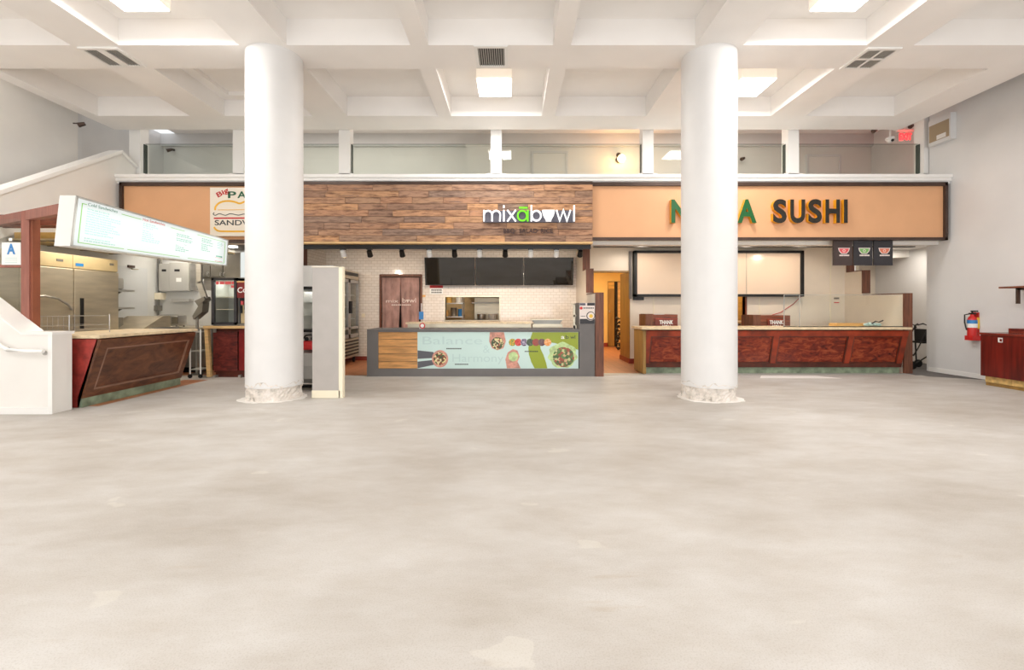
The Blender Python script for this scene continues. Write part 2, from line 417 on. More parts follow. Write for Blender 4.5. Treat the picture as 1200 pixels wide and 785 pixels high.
m_food('pot_mix', [(120, 120, 116), (200, 196, 180), (84, 92, 104), (176, 150, 90), (60, 58, 54), (150, 160, 170)], 7)

# ------------------------------------------------------------------ structure: floor, ceiling, walls
b = MB(); b.box(-9.4, 10.5, -7.6, 9.32, -.2, 0); struct('floor', b, 'concrete')
b = MB(); b.box(-9.4, 1.67, 9.32, 16.6, -.2, 0); b.box(1.67, 8.3, 9.32, 16.6, -.2, 0); struct('floor', b, 'quarry_tile')
b = MB(); b.box(8.3, 10.5, 9.32, 16.6, -.2, 0); struct('floor', b, 'grey_carpet')
b = MB(); b.prism([(8.42, 9.31, 0), (8.42, 9.16, 0), (9.14, 8.72, 0), (9.14, 9.31, 0)], (0, 0, .003)); struct('trim_1', b, 'grey_carpet')

# coffered ceiling slab: breaks across and in depth, coffers where both intervals are open
HB, HC = 5.28, 5.675
xo = [(-8.40, -6.53), (-5.83, -4.04), (-3.34, -1.504), (-1.238, .607), (.872, 2.717), (3.42, 5.25), (5.94, 7.75)]
yo = [(-6.30, -4.48), (-4.22, -2.40), (-2.13, -.31), (.38, 2.20), (2.46, 4.28), (4.89, 6.71), (7.37, 9.19)]
b = MB()
xs = [-8.68]+[v for p in xo for v in p]+[8.48]; ys = [-7.0]+[v for p in yo for v in p]+[9.9]
grid = {}
def V(x, y, z):
    k = (round(x, 4), round(y, 4), round(z, 4))
    if k not in grid: grid[k] = b.bm.verts.new(k)
    return grid[k]
def quad(*p): b.bm.faces.new([V(*q) for q in p])
for i in range(len(xs)-1):
    for j in range(len(ys)-1):
        x0, x1, y0, y1 = xs[i], xs[i+1], ys[j], ys[j+1]
        if i % 2 and j % 2:
            h = 6.25 if (i == 3 and j == len(ys)-2) else HC
            quad((x0, y0, h), (x0, y1, h), (x1, y1, h), (x1, y0, h))
            quad((x0, y0, HB), (x1, y0, HB), (x1, y0, h), (x0, y0, h)); quad((x0, y1, HB), (x1, y1, HB), (x1, y1, h), (x0, y1, h))
            quad((x0, y0, HB), (x0, y1, HB), (x0, y1, h), (x0, y0, h)); quad((x1, y0, HB), (x1, y1, HB), (x1, y1, h), (x1, y0, h))
        else: quad((x0, y0, HB), (x0, y1, HB), (x1, y1, HB), (x1, y0, HB))
X0, X1, Y0, Y1 = xs[0], xs[-1], ys[0], ys[-1]
for p, q in (((X0, Y0), (X1, Y0)), ((X1, Y0), (X1, Y1)), ((X1, Y1), (X0, Y1)), ((X0, Y1), (X0, Y0))):
    b.bm.faces.new([b.bm.verts.new((*p, HB)), b.bm.verts.new((*q, HB)), b.bm.verts.new((*q, 6.3)), b.bm.verts.new((*p, 6.3))])
ce = struct('ceiling', b, 'ceiling_paint')
# opening in the dark coffer beside the left column: a raised inner frame that has lost its lamp
b = MB(); b.box(-5.83, -5.62, 7.37, 9.19, 5.60, 5.68); b.box(-4.2, -4.04, 7.37, 9.19, 5.60, 5.68); b.box(-5.62, -4.2, 8.98, 9.19, 5.6, 5.68); b.box(-5.62, -4.2, 7.37, 7.5, 5.6, 5.68)
part('coffer_frame', b, 'ceiling_paint', ce)
b = MB(); b.box(-5.82, -4.05, 7.38, 9.18, 6.2, 6.24); part('coffer_backing', b, 'grey_panel', ce)
b = MB(); b.box(-9.6, 10.6, -7.6, 16.6, 6.35, 6.5); struct('ceiling', b, 'ceiling_paint')
b = MB(); b.box(-10.2, 10.5, 9.96, 16.6, 2.885, 3.1); struct('ceiling', b, 'white_paint')
b = MB(); b.box(9.15, 9.35, -7.6, 9.94, 0, 6.35); struct('wall_right', b, 'wall_grey')
b = MB(); b.box(9.135, 9.15, 1.0, 9.94, 0, .095); struct('baseboard_right', b, 'trim_white')
b = MB(); b.box(-9.4, -9.2, -7.6, 9.6, 0, 6.35); struct('wall_left', b, 'white_paint')
b = MB(); b.box(-9.4, -9.0, -7.6, -7.4, 0, 6.35).box(9.0, 9.35, -7.6, -7.4, 0, 6.35).box(-9.0, 9.0, -7.6, -7.4, 4.9, 6.35).box(-9.0, 9.0, -7.6, -7.4, 0, .25)
for x in (-6, -3, 0, 3, 6): b.box(x-.05, x+.05, -7.6, -7.4, .25, 4.9)
struct('wall_front', b, 'wall_grey')
# upper gallery
b = MB(); b.box(-10.2, 10.5, 13.0, 13.15, 3.1, 6.35); struct('wall_back', b, 'white_paint')
b = MB(); b.box(-10.2, 10.3, 12.9, 13.0, 6.0, 6.35); struct('trim_2', b, 'wall_grey')
b = MB(); b.box(10.3, 10.5, 9.94, 13.0, 0, 6.35); struct('wall_gallery_right', b, 'wall_grey')
b = MB(); b.box(-10.2, -10.0, 9.6, 16.6, 0, 6.35).box(-10.0, -9.21, 9.601, 9.7, 0, 6.35); struct('wall_gallery_left', b, 'wall_grey')
b = MB(); b.box(9.15, 10.3, 9.94, 10.0, 0, 2.885).box(9.35, 10.5, 9.9, 10.0, 2.885, 6.35); struct('wall_jog', b, 'wall_grey')
b = MB(); b.box(-1.27, -.58, 12.7, 13.0, 3.1, 5.98).box(-1.3, -.55, 12.68, 12.72, 5.9, 5.98); struct('wall_pier', b, 'white_paint')
for n, (px0, px1, py) in enumerate(((625, 663, 180), (947, 982, 184))):
    b = MB(); x0, x1, z1 = X(px0, 12.98), X(px1, 12.98), Z(py, 12.98)
    b.box(x0, x1, 12.95, 12.985, 3.1, z1)
    d = struct('door_%d' % (n+1), b, 'white_paint')
    b = MB(); b.box(x0-.06, x0, 12.93, 13.0, 3.1, z1+.06).box(x1, x1+.06, 12.93, 13.0, 3.1, z1+.06).box(x0, x1, 12.93, 13.0, z1, z1+.06)
    part('door_frame', b, 'wall_grey', d)
    b = MB(); b.cyl((x1-.08, 12.95, 4.05), (x1-.08, 12.9, 4.05), .03); part('door_knob', b, 'steel', d, True)

# guard wall carrying the sign fascia, and its stepped white cap
b = MB(); b.box(-8.3, 9.15, 9.72, 9.95, 2.74, 4.02); struct('wall_guard', b, 'white_paint')
b = MB(); b.box(-8.42, 9.15, 9.40, 10.3, 4.10, 4.165).box(-8.38, 9.15, 9.43, 10.05, 4.035, 4.10).box(-8.34, 9.15, 9.47, 9.95, 3.985, 4.035); struct('trim_3', b, 'trim_white')
# ceiling underside beneath the fascia (right shop) and the black edge strip
b = MB(); b.box(1.72, 9.15, 9.5, 10.28, 2.82, 2.86); struct('trim_4', b, 'frp_wall')
b = MB(); b.box(1.86, 9.15, 10.28, 10.36, 2.765, 2.885); struct('trim_5', b, 'black')

# shop walls
b = MB(); Yt = 11.95
b.box(-4.9, X(447, Yt), Yt, Yt+.15, 0, 2.885).box(X(447, Yt), X(493, Yt), Yt, Yt+.15, Z(323, Yt), 2.885).box(X(493, Yt), X(522, Yt), Yt, Yt+.15, 0, 2.885)
b.box(X(522, Yt), X(585, Yt), Yt, Yt+.15, 0, Z(375, Yt)).box(X(522, Yt), X(585, Yt), Yt, Yt+.15, Z(348, Yt), 2.885).box(X(585, Yt), 1.69, Yt, Yt+.15, 0, 2.885)
struct('wall_tiled', b, 'subway_tile')
b = MB(); b.box(-4.9, X(447, Yt)-.05, Yt-.015, Yt, 0, .11).box(X(493, Yt)+.05, 1.69, Yt-.015, Yt, 0, .11); struct('baseboard_back', b, 'red_base')
def stepped(name, x0, x1, yf, m, back):
    s = yf-9.17
    b = MB(); b.box(x0, x1, yf+.02, back, 0, 1.68).box(x0, x1, 10.3+s+.02, back, 1.68, 2.26).box(x0, x1, 10.8+s+.02, back, 2.26, 2.885)
    wl = struct(name, b, m)
    for y, z0, z1 in ((yf, 0, 1.70), (10.3+s, 1.73, 2.28), (10.8+s, 2.26, 2.885)):
        b = MB(); b.box(x0-.005, x1+.005, y-.015, y+.02, z0, z1); part('edge_board', b, 'brown_wood', wl)
    for y0, y1, z in ((yf+.02, 10.3+s, 1.68), (10.3+s+.02, 10.8+s, 2.26)):
        b = MB(); b.box(x0-.004, x1+.004, y0, y1-.016, z, z+.02); part('step_cap', b, 'brown_wood', wl)
    return wl
stepped('wall_partition_centre', 1.69, 1.85, 9.17, 'frp_wall', 11.95)
pr = stepped('wall_partition_right', 8.30, 8.47, 9.60, 'frp_wall', 11.6)
b = MB(); b.box(-5.1, -4.9, 10.82, 12.1, 0, 2.885); wl = struct('wall_partition_left', b, 'subway_tile')
b = MB(); b.box(-5.12, -4.885, 10.78, 10.82, 0, 2.885); part('edge_board', b, 'brown_wood', wl)
Yr = 11.3
xp0, xp1 = X(834, Yr), X(873, Yr)
b = MB(); b.box(2.94, xp0, Yr, Yr+.12, 0, 2.885).box(1.85, 2.94, Yr, Yr+.12, 2.29, 2.885).box(xp0, xp1, Yr, Yr+.12, 0, 1.06).box(xp0, xp1, Yr, Yr+.12, 1.7, 2.885).box(xp1, 8.3, Yr, Yr+.12, 0, 2.885)
wl = struct('wall_sushi_back', b, 'frp_wall')
for px in (766, 890, 973, 1005):
    b = MB(); x = X(px, Yr); b.box(x-.012, x+.012, Yr-.008, Yr, 0, 2.885); part('panel_joint_strip', b, 'cream', wl)
b = MB(); b.box(2.94, 3.0, Yr+.12, 12.25, 0, 2.29); b.box(2.925, 2.94, Yr-.01, 12.25, 0, 2.29); b.box(1.85, 2.94, Yr-.01, Yr+.14, 2.27, 2.31); part('door_lining', b, 'olive_door', wl)
b = MB(); b.box(2.91, 2.925, Yr-.02, 12.27, 0, .12).box(2.925, xp0, Yr-.015, Yr, 0, .12); struct('baseboard_centre', b, 'red_base')
b = MB(); b.box(1.7, 1.85, 12.1, 16.2, 0, 2.885).box(1.85, 3.40, 16.1, 16.2, 0, 2.885).box(3.40, 3.95, 16.1, 16.2, 2.32, 2.885).box(3.95, 5.2, 16.1, 16.2, 0, 2.885).box(5.1, 5.2, 12.2, 16.1, 0, 2.885).box(3.0, 5.2, 12.15, 12.25, 0, 2.885)
struct('wall_corridor', b, 'yellow_wall')
b = MB(); b.box(1.85, 3.40, 16.08, 16.1, 0, .14); struct('baseboard_corridor', b, 'red_base')
b = MB(); b.box(3.40, 3.62, 16.02, 16.06, .02, 2.05); d = struct('door_3', b, 'olive_door')
b = MB(); b.box(3.40, 3.62, 16.03, 16.05, 2.05, 2.3); part('transom', b, 'plywood', d)
b = MB(); b.box(3.655, 3.715, 16.0, 16.06, .0, 2.3); part('door_edge', b, 'black', d)  # black strip painting the dark gap beside the door leaf
b = MB(); b.box(3.43, 3.46, 15.97, 16.02, 1.22, 1.3); part('latch', b, 'steel', d)
b = MB(); b.box(3.74, 3.95, 16.04, 16.08, 0, 2.3); struct('wall_corridor_end', b, 'light_wood')
b = MB(); b.box(3.3, 4.05, 16.3, 16.4, 0, 2.885); struct('wall_corridor_dark', b, 'black')  # black sheet standing in for the darkness beyond the door gap
# kitchen seen through the hatch
b = MB(); b.box(-4.9, 1.69, 14.6, 14.7, 0, 2.885).box(-5.0, -4.9, 12.1, 14.7, 0, 2.885).box(1.69, 1.75, 12.1, 14.7, 0, 2.885); struct('wall_kitchen', b, 'tan_tile')
# passage on the far right
b = MB(); b.box(8.47, 10.3, 12.85, 12.95, 0, 2.885); struct('wall_passage', b, 'frp_wall')
b = MB(); b.box(8.47, 10.3, 12.82, 12.85, 0, .2); struct('baseboard_passage', b, 'black')
b = MB(); b.prism([(8.47, 11.75, 2.62), (10.3, 11.75, 2.70), (10.3, 11.75, 2.885), (8.47, 11.75, 2.885)], (0, .1, 0)); struct('trim_6', b, 'white_paint')
b = MB(); b.box(8.3, 8.82, 11.62, 11.74, 0, 2.885); struct('wall_passage_end', b, 'wall_grey')
# left sandwich kitchen
b = MB(); b.box(-8.5, -8.3, 6.9, 10.8, 0, 2.6); struct('wall_sandwich_left', b, 'kitchen_wall')
b = MB(); b.box(-8.3, -5.1, 10.65, 10.8, 0, 2.885); struct('wall_sandwich_back', b, 'kitchen_wall')
b = MB(); b.box(-8.3, -5.75, 7.45, 9.4, 2.5, 2.53); cl = struct('ceiling', b, 'tan_tile')
for y in (7.47, 8.1, 8.72, 9.34):
    b = MB(); b.box(-8.3, -5.75, y-.015, y+.015, 2.49, 2.5); part('grid_bar', b, 'slat_dark', cl)
for x in (-7.6, -6.7):
    b = MB(); b.box(x-.015, x+.015, 7.45, 9.4, 2.488, 2.5); part('grid_bar', b, 'slat_dark', cl)
b = MB(); b.box(-8.24, -7.0, 7.5, 7.54, 2.54, 2.64); struct('wall_plywood', b, 'plywood')
for k in range(3):
    b = MB(); b.box(-8.2, -5.9, 6.75+.27*k, 6.8+.27*k, 2.62+.03*k, 2.78+.03*k); struct('trim_%d' % (7+k), b, 'wood_cabinet')
# stair wall rising along the left side to the gallery
b = MB(); pts = [(6.0, 2.3), (6.0, 2.42), (9.55, 4.62), (9.82, 4.45), (9.82, 2.9), (8.4, 3.34), (7.1, 2.62)]
b = MB(); b.prism([(-8.25, 5.2, 1.9), (-8.25, 9.55, 4.64), (-8.25, 9.95, 4.45), (-8.25, 9.95, 2.75), (-8.25, 7.5, 2.6), (-8.25, 5.2, 1.5)], (-.2, 0, 0)); sw = struct('wall_stair', b, 'white_paint')
b = MB(); b.prism([(-8.21, 5.2, 1.9), (-8.21, 9.55, 4.64), (-8.21, 9.95, 4.45), (-8.21, 9.95, 4.51), (-8.21, 9.55, 4.71), (-8.21, 5.2, 1.97)], (-.28, 0, 0)); part('wall_cap', b, 'trim_white', sw)

# ------------------------------------------------------------------ columns
def column(x, y, lab):
    t = thing('column', lab, 'column', (x, y, 0))
    b = MB(); b.cyl((x, y, .2), (x, y, HB), .405, n=64); part('shaft', b, 'column_paint', t, True)
    rnd = random.Random(int(x*100)); b = MB(); n, R = 72, []
    for i in range(9):
        z = .245*i/8; row = []
        for k in range(n):
            a = 2*math.pi*k/n
            r = .41 - .025*(.5+.5*math.sin(7*a+x+i*.7)) - rnd.uniform(0, .022) + (.01 if i == 0 else 0)
            zz = z + (rnd.uniform(-.03, .035)+.02*math.sin(5*a+x) if i == 8 else 0)
            if i == 8: r = .407
            row.append(b.bm.verts.new((x+r*math.cos(a), y+r*math.sin(a), max(0, zz))))
        R.append(row)
    for p, q in zip(R, R[1:]):
        for k in range(n): b.bm.faces.new([p[k], p[(k+1) % n], q[(k+1) % n], q[k]])
    b.bm.faces.new(R[0][::-1]); b.bm.faces.new(R[-1])
    part('chipped_base', b, 'chipped_plaster', t)
    b = MB(); ring = []
    for k in range(48):
        a = 2*math.pi*k/48; r = .45+rnd.uniform(0, .045)+.03*math.sin(3*a+x); ring.append((x+r*math.cos(a), y+r*math.sin(a), .001))
    b.prism(ring, (0, 0, .003)); part('paint_ring', b, 'white_paint', t)
def m_chip():
    m, nt, bs = nodes('chipped_plaster'); L = nt.links.new
    tc = N(nt, 'ShaderNodeTexCoord'); n1 = N(nt, 'ShaderNodeTexNoise'); n1.inputs['Scale'].default_value = 7; n1.inputs['Detail'].default_value = 8; n1.inputs['Roughness'].default_value = .7
    L(tc.outputs['Object'], n1.inputs['Vector'])
    r = ramp(nt, [(.34, (150, 142, 132)), (.44, (214, 206, 196)), (.56, (236, 226, 216)), (.7, (246, 242, 238))]); L(n1.outputs['Fac'], r.inputs[0]); L(r.outputs[0], bs.inputs['Base Color'])
    bs.inputs['Roughness'].default_value = .9
    bp = N(nt, 'ShaderNodeBump'); bp.inputs['Strength'].default_value = .7; bp.inputs['Distance'].default_value = .03; L(n1.outputs['Fac'], bp.inputs['Height']); L(bp.outputs[0], bs.inputs['Normal'])
m_chip()
column(-3.69, 7.05, 'round white column with chipped base left of the wood sign')
column(3.06, 7.05, 'round white column with chipped base covering the sushi sign letters')

# ------------------------------------------------------------------ gallery posts and glass guards
centres = [160.5, 281, 404.5, 581.5, 758.5, 928, 1086]; Yp = 10.02
names = ['leftmost, beside the stair wall', 'just left of the left column', 'just right of the left column', 'above the bowl logo sign', 'left of the right column', 'between right column and exit sign', 'rightmost, beside the right wall']
for i, (cx, nm) in enumerate(zip(centres, names)):
    x = X(cx, Yp)
    t = thing('guard_post', 'white square gallery post, '+nm, 'post', (x, Yp, 4.165), 'white posts along the gallery guard')
    b = MB(); b.box(x-.12, x+.12, Yp-.06, Yp+.18, 4.165, 6.35); part('shaft', b, 'trim_white', t)
    b = MB(); b.box(x-.2, x+.2 if i < 6 else 9.14, Yp-.06, Yp+.2, 4.165, 4.345); part('base_block', b, 'trim_white', t)
    sd = 1 if cx < 560 else -1
    if abs(cx-581) > 5:
        b = MB(); b.box(x+sd*.12-.012, x+sd*.12+.012, Yp+.03, Yp+.13, 4.345, 5.02); part('glazing_channel', b, 'glass_edge', t)
gl = ['beside the stair wall', 'mostly behind the left column', 'right of the left column', 'in front of the glowing wall lamp', 'behind the right column', 'in front of the exit sign']
for i in range(6):
    x0, x1 = X(centres[i], Yp)+.13, X(centres[i+1], Yp)-.13
    t = thing('glass_guard', 'clear gallery glass guard panel '+gl[i], 'glass panel', ((x0+x1)/2, Yp+.08, 4.165), 'glass guards along the gallery')
    b = MB(); b.box(x0, x1, Yp+.074, Yp+.086, 4.2, 5.03); part('pane', b, 'clear_glass', t)
    b = MB(); b.box(x0, x1, Yp+.073, Yp+.087, 5.03, 5.036); part('top_edge', b, 'glass_edge', t)
    b = MB(); b.box(x0, x1, Yp+.06, Yp+.10, 4.165, 4.2); part('bottom_channel', b, 'trim_white', t)

# ------------------------------------------------------------------ ceiling fixtures
def light_box(cx, cy, lab, power=62):
    t = thing('ceiling_light', lab, 'light', (cx, cy, HC), 'box lights in the ceiling coffers')
    b = MB(); b.box(cx-.31, cx+.31, cy-.34, cy+.34, 5.42, HC); part('housing', b, 'lamp_side', t)
    b = MB(); b.prism([(cx-.30, cy-.33, 5.42), (cx+.30, cy-.33, 5.42), (cx+.30, cy+.33, 5.42), (cx-.30, cy+.33, 5.42)], (0, 0, -.02)); part('diffuser', b, 'lamp_white', t)
    area('box_light', (cx, cy, 5.385), .58, .64, power, (1, .98, .96))
light_box(-.316, 8.28, 'square box light in the coffer above the bowl sign')
light_box(4.335, 8.28, 'square box light in the coffer just right of the right column')
light_box(-4.935, 5.80, 'square box light at the top edge left of the left column')
light_box(4.335, 5.80, 'square box light at the top edge right of the right column')
for cx, cy, lb in ((-.316, 1.3, 'centre coffer above the camera'), (-4.935, -1.2, 'coffer behind the camera, left'), (4.335, -1.2, 'coffer behind the camera, right'), (-7.46, 1.3, 'coffer at the left wall beside the camera'), (6.85, 1.3, 'coffer near the right wall beside the camera')):  # unseen box lights added to even out the light in the hall
    light_box(cx, cy, 'square box light in the '+lb, 62)
def vent(cx, cy, lab, kind):
    t = thing('ceiling_vent', lab, 'vent', (cx, cy, HB), 'air vents in the ceiling beams')
    if kind == 'wide': w_, d_ = .25, .3
    elif kind == 'pair': w_, d_ = .3, .27
    else: w_, d_ = .26, .3
    b = MB(); b.box(cx-w_, cx+w_, cy-d_, cy-d_+.05, HB-.025, HB).box(cx-w_, cx+w_, cy+d_-.05, cy+d_, HB-.025, HB).box(cx-w_, cx-w_+.05, cy-d_+.05, cy+d_-.05, HB-.025, HB).box(cx+w_-.05, cx+w_, cy-d_+.05, cy+d_-.05, HB-.025, HB)
    if kind == 'pair': b.box(cx-.06, cx+.06, cy-d_+.05, cy+d_-.05, HB-.024, HB)
    if kind == 'cross': b.box(cx-.02, cx+.02, cy-d_+.05, cy+d_-.05, HB-.024, HB).box(cx-w_+.05, cx+w_-.05, cy-.02, cy+.02, HB-.022, HB)
    part('frame', b, 'trim_white', t)
    b = MB(); b.box(cx-w_+.04, cx+w_-.04, cy-d_+.04, cy+d_-.04, HB-.004, HB-.001); part('backing', b, 'black', t)
    n = 12
    for k in range(n):
        x = cx-w_+.05+(2*w_-.1)*(k+.5)/n
        if kind == 'pair' and abs(x-cx) < .07: continue
        b = MB(); b.box(x-.006, x+.006, cy-d_+.05, cy+d_-.05, HB-.02, HB-.006); part('slat', b, 'grey_box', t)
vent(-.316, 7.0, 'white louvred ceiling vent right above the bowl sign lamp', 'wide')
vent(-6.18, 7.02, 'ceiling vent with two grey openings on the left beam', 'pair')
vent(5.57, 7.06, 'four-way white ceiling vent on the right beam', 'cross')

# gallery fixtures
t = thing('wall_lamp', 'warm glowing wall lamp behind the gallery glass', 'lamp', (X(726, 12.9), 12.95, 5.6))
x = X(726, 12.9); b = MB(); b.cyl((x, 13, 5.62), (x, 12.94, 5.62), .09); part('wall_plate', b, 'bronze', t, True)
b = MB(); b.cyl((x, 12.94, 5.62), (x, 12.80, 5.66), .025); part('arm', b, 'bronze', t, True)
b = MB(); b.ball((x+.02, 12.74, 5.58), .11); part('bulb', b, 'lamp_warm', t, True)
b = MB(); b.ball((x-.05, 12.80, 5.70), .07); part('lamp_cap', b, 'bronze', t, True)
point('sconce_light', (x, 12.62, 5.5), 17, (1, .40, .09), .1)
t = thing('exit_sign', 'red lit EXIT sign hanging in the gallery at upper right', 'sign', (X(1061, 10.9), 10.9, 5.86))
x, z = X(1061, 10.9), Z(160, 10.9)
b = MB(); b.box(x-.18, x+.18, 10.9, 10.94, z-.12, z+.12, .01); part('panel', b, 'pane_glass', t)
b = MB(); b.text('EXIT', .15, (x, 10.9, z-.075), UX, UZ, NF, .01, .03, .3, 'C'); part('lettering', b, 'exit_glow', t)
b = MB(); b.box(x-.2, x+.2, 10.89, 10.95, z+.12, z+.17).cyl((x, 10.92, z+.17), (x, 10.92, 6.35), .015); part('mount', b, 'plastic_white', t)
point('exit_light', (x, 10.75, z-.1), 5, (1, .12, .1), .08)
for px, py, lab in ((1049, 149, 'white dome camera upper of the two beside the exit sign'), (1043, 164, 'white dome camera lower left of the exit sign')):
    x, z = X(px, 10.4), Z(py, 10.4)
    t = thing('security_camera', lab, 'camera', (x, 10.4, z))
    b = MB(); b.lathe((x, 10.4, z), [(.02, -.07), (.06, -.04), (.07, 0), (.09, .01), (.09, .05)], 20); part('dome', b, 'plastic_white', t, True)
    b = MB(); b.ball((x, 10.33, z-.03), .03); part('lens', b, 'black', t, True)
    b = MB(); b.cyl((x, 10.4, z+.05), (x, 10.4, 6.35), .02); part('drop_pole', b, 'plastic_white', t, True)
for px, py, Y, lab in ((1024, 153, 10.3, 'dark spotlight head left of the white dome cameras'), (870, 186, 12.9, 'small wall spotlight behind gallery glass right of the right column'), (97, 146, 9.5, 'small dark spotlight at the top of the left wall'), (1067, 148, 11.2, 'dark spotlight head right of the dome cameras'), (199, 176, 12.9, 'tiny dark spotlight behind the leftmost gallery glass')):
    x, z = X(px, Y), Z(py, Y)
    t = thing('spotlight', lab, 'spotlight', (x, Y, z))
    b = MB(); b.cyl((x-.05, Y-.05, z-.03), (x+.05, Y, z+.02), .05, .035); part('head', b, 'bronze', t, True)
    b = MB()
    if Y > 12: b.cyl((x+.05, Y, z+.02), (x+.05, 13.0, z+.04), .03)
    elif px == 97: b.cyl((x, Y, z+.02), (-9.2, Y, z+.03), .012)
    else: b.cyl((x+.04, Y, z+.02), (x+.04, Y, 6.35), .015)
    part('arm', b, 'bronze', t, True)
t = thing('wall_speaker', 'square tan speaker box high on the right wall', 'speaker', (9.1, 9.5, Z(144, 9.4)))
b = MB(); z0, z1 = Z(161, 9.4), Z(133, 9.4); b.box(9.03, 9.15, 9.33, 9.83, z0-.05, z1); part('cabinet', b, 'wall_grey', t)
b = MB(); b.box(9.02, 9.03, 9.36, 9.8, z0+.02, z1-.12); part('grille', b, 'speaker_tan', t)
b = MB(); b.box(9.012, 9.02, 9.42, 9.62, z0+.03, z0+.12); part('name_plate', b, 'plastic_white', t)

# ------------------------------------------------------------------ sign fascia
YF = 9.45
fx = lambda p: X(p, YF); fz = lambda p: Z(p, YF)
def box_frame(name_parent, x0, x1, z0, z1, y0, y1, wd, mt='bronze', left=True, right=True):
    b = MB(); b.box(x0, x1, y0, y1, z1-wd, z1); part('frame_rail', b, mt, name_parent)
    b = MB(); b.box(x0, x1, y0, y1, z0, z0+wd*.75); part('frame_rail', b, mt, name_parent)
    if left: b = MB(); b.box(x0, x0+wd*.8, y0, y1, z0, z1); part('frame_stile', b, mt, name_parent)
    if right: b = MB(); b.box(x1-wd*.8, x1, y0, y1, z0, z1); part('frame_stile', b, mt, name_parent)
t = thing('sign_panel', 'orange sign board at left with sandwich sign on it', 'sign board', (fx(230), 9.6, fz(283)))
x0, x1, z0, z1 = fx(140.5), fx(339), fz(284), fz(213.5)
b = MB(); b.box(x0+.03, x1, YF+.03, 9.72, z0+.03, z1-.03); part('board', b, 'orange_panel', t)
box_frame(t, x0, x1, z0, z1, YF-.02, YF+.1, .075, right=False)
t = thing('sign_panel', 'orange sign board at right carrying the SUSHI letters', 'sign board', (fx(900), 9.6, fz(283)))
x0, x1, z0, z1 = fx(694.5), fx(1110), fz(281.3), fz(213.5)
b = MB(); b.box(x0, x1-.03, YF+.03, 9.72, z0+.03, z1-.03); part('board', b, 'orange_panel', t)
box_frame(t, x0, x1, z0, z1, YF-.02, YF+.1, .075, left=False)
# letters: dark green N and A, dark brown SUSHI, yellow returns
hcap = fz(235)-fz(260.5)
def channel(ch, px0, px1, front):
    b = MB(); b.text(ch, hcap, (fx(px0), YF+.03, fz(260.5)), UX, UZ, NF, .09, .035, fx(px1)-fx(px0)); 
    part('letter', b, front, t, sides=('letter_yellow', NF))
channel('N', 785.5, 806, 'letter_green'); channel('A', 862.5, 885, 'letter_green')
for ch, p0, p1 in (('S', 904, 920), ('U', 924, 941.5), ('S', 945, 961), ('H', 965, 982), ('I', 986.5, 991)): channel(ch, p0, p1, 'letter_dark')

# sandwich sign on the left board
t = thing('sandwich_sign', 'cream sandwich shop sign with burger drawing on the left orange board', 'sign', (fx(290), YF, fz(281)))
b = MB(); b.box(fx(248), fx(332), YF-.05, YF+.03, fz(277), fz(220.5)); part('board', b, 'sign_cream', t)
SF = (0, YF-.05, 0)
ca, sa = math.cos(.5), math.sin(.5)
b = MB(); b.text('Big', .10, (fx(257.5), YF-.05, fz(232)), (ca, 0, sa), (-sa, 0, ca), NF, .004, .02, .26); part('lettering', b, 'sign_red', t, label='red slanted word Big')
b = MB(); b.text('P', .135, (fx(269), YF-.05, fz(232.6)), UX, UZ, NF, .004, .02, .17); part('lettering', b, 'sign_green', t)
b = MB(); b.text('A', .135, (fx(280), YF-.05, fz(232.6)), UX, UZ, NF, .004, .02, .18); part('lettering', b, 'sign_green', t)
b = MB(); b.text('SANDW', .105, (fx(253.5), YF-.05, fz(264.3)), UX, UZ, NF, .004, .012, .80); part('lettering', b, 'sign_ink', t)
def pl(pts): return [(fx(a), fz(c)) for a, c in pts]
def crv(pts, n=8):
    out = []
    for i in range(len(pts)-1):
        p0, p1, p2, p3 = pts[max(i-1, 0)], pts[i], pts[i+1], pts[min(i+2, len(pts)-1)]
        for k in range(n):
            u = k/n; out.append(tuple(.5*((2*p1[j])+(-p0[j]+p2[j])*u+(2*p0[j]-5*p1[j]+4*p2[j]-p3[j])*u*u+(-p0[j]+3*p1[j]-3*p2[j]+p3[j])*u**3) for j in (0, 1)))
    return out+[pts[-1]]
def draw(par, name, pts, wd, m, O, d=.004):
    b = MB(); b.stroke(pts, wd, O, UX, UZ, NF, 0, d); return part(name, b, m, par)
draw(t, 'drawn_bun', crv(pl([(254, 247), (254.5, 243), (258, 239), (264, 236.6), (272, 236.3), (278, 237.6), (283, 239), (290, 236.4), (297, 236), (306, 238)])), .035, 'bun_yellow', SF)
draw(t, 'drawn_bun', crv(pl([(252.6, 266.6), (255, 269.5), (259, 271.2), (270, 271.6), (290, 271.6), (310, 271.2)])), .035, 'bun_yellow', SF)
draw(t, 'drawn_line', pl([(257, 246.6), (310, 246.2)]), .012, 'bun_yellow', SF)
draw(t, 'drawn_lettuce', crv(pl([(253, 249.6), (251.8, 251.5), (254.5, 252.8), (259, 251), (266, 252.8), (272, 251), (281, 252.6), (288, 251.4), (296, 252.8), (308, 251)])), .016, 'sign_ink', SF)
draw(t, 'drawn_tomato', pl([(252.5, 256.3), (310, 255.9)]), .03, 'sign_red', SF)

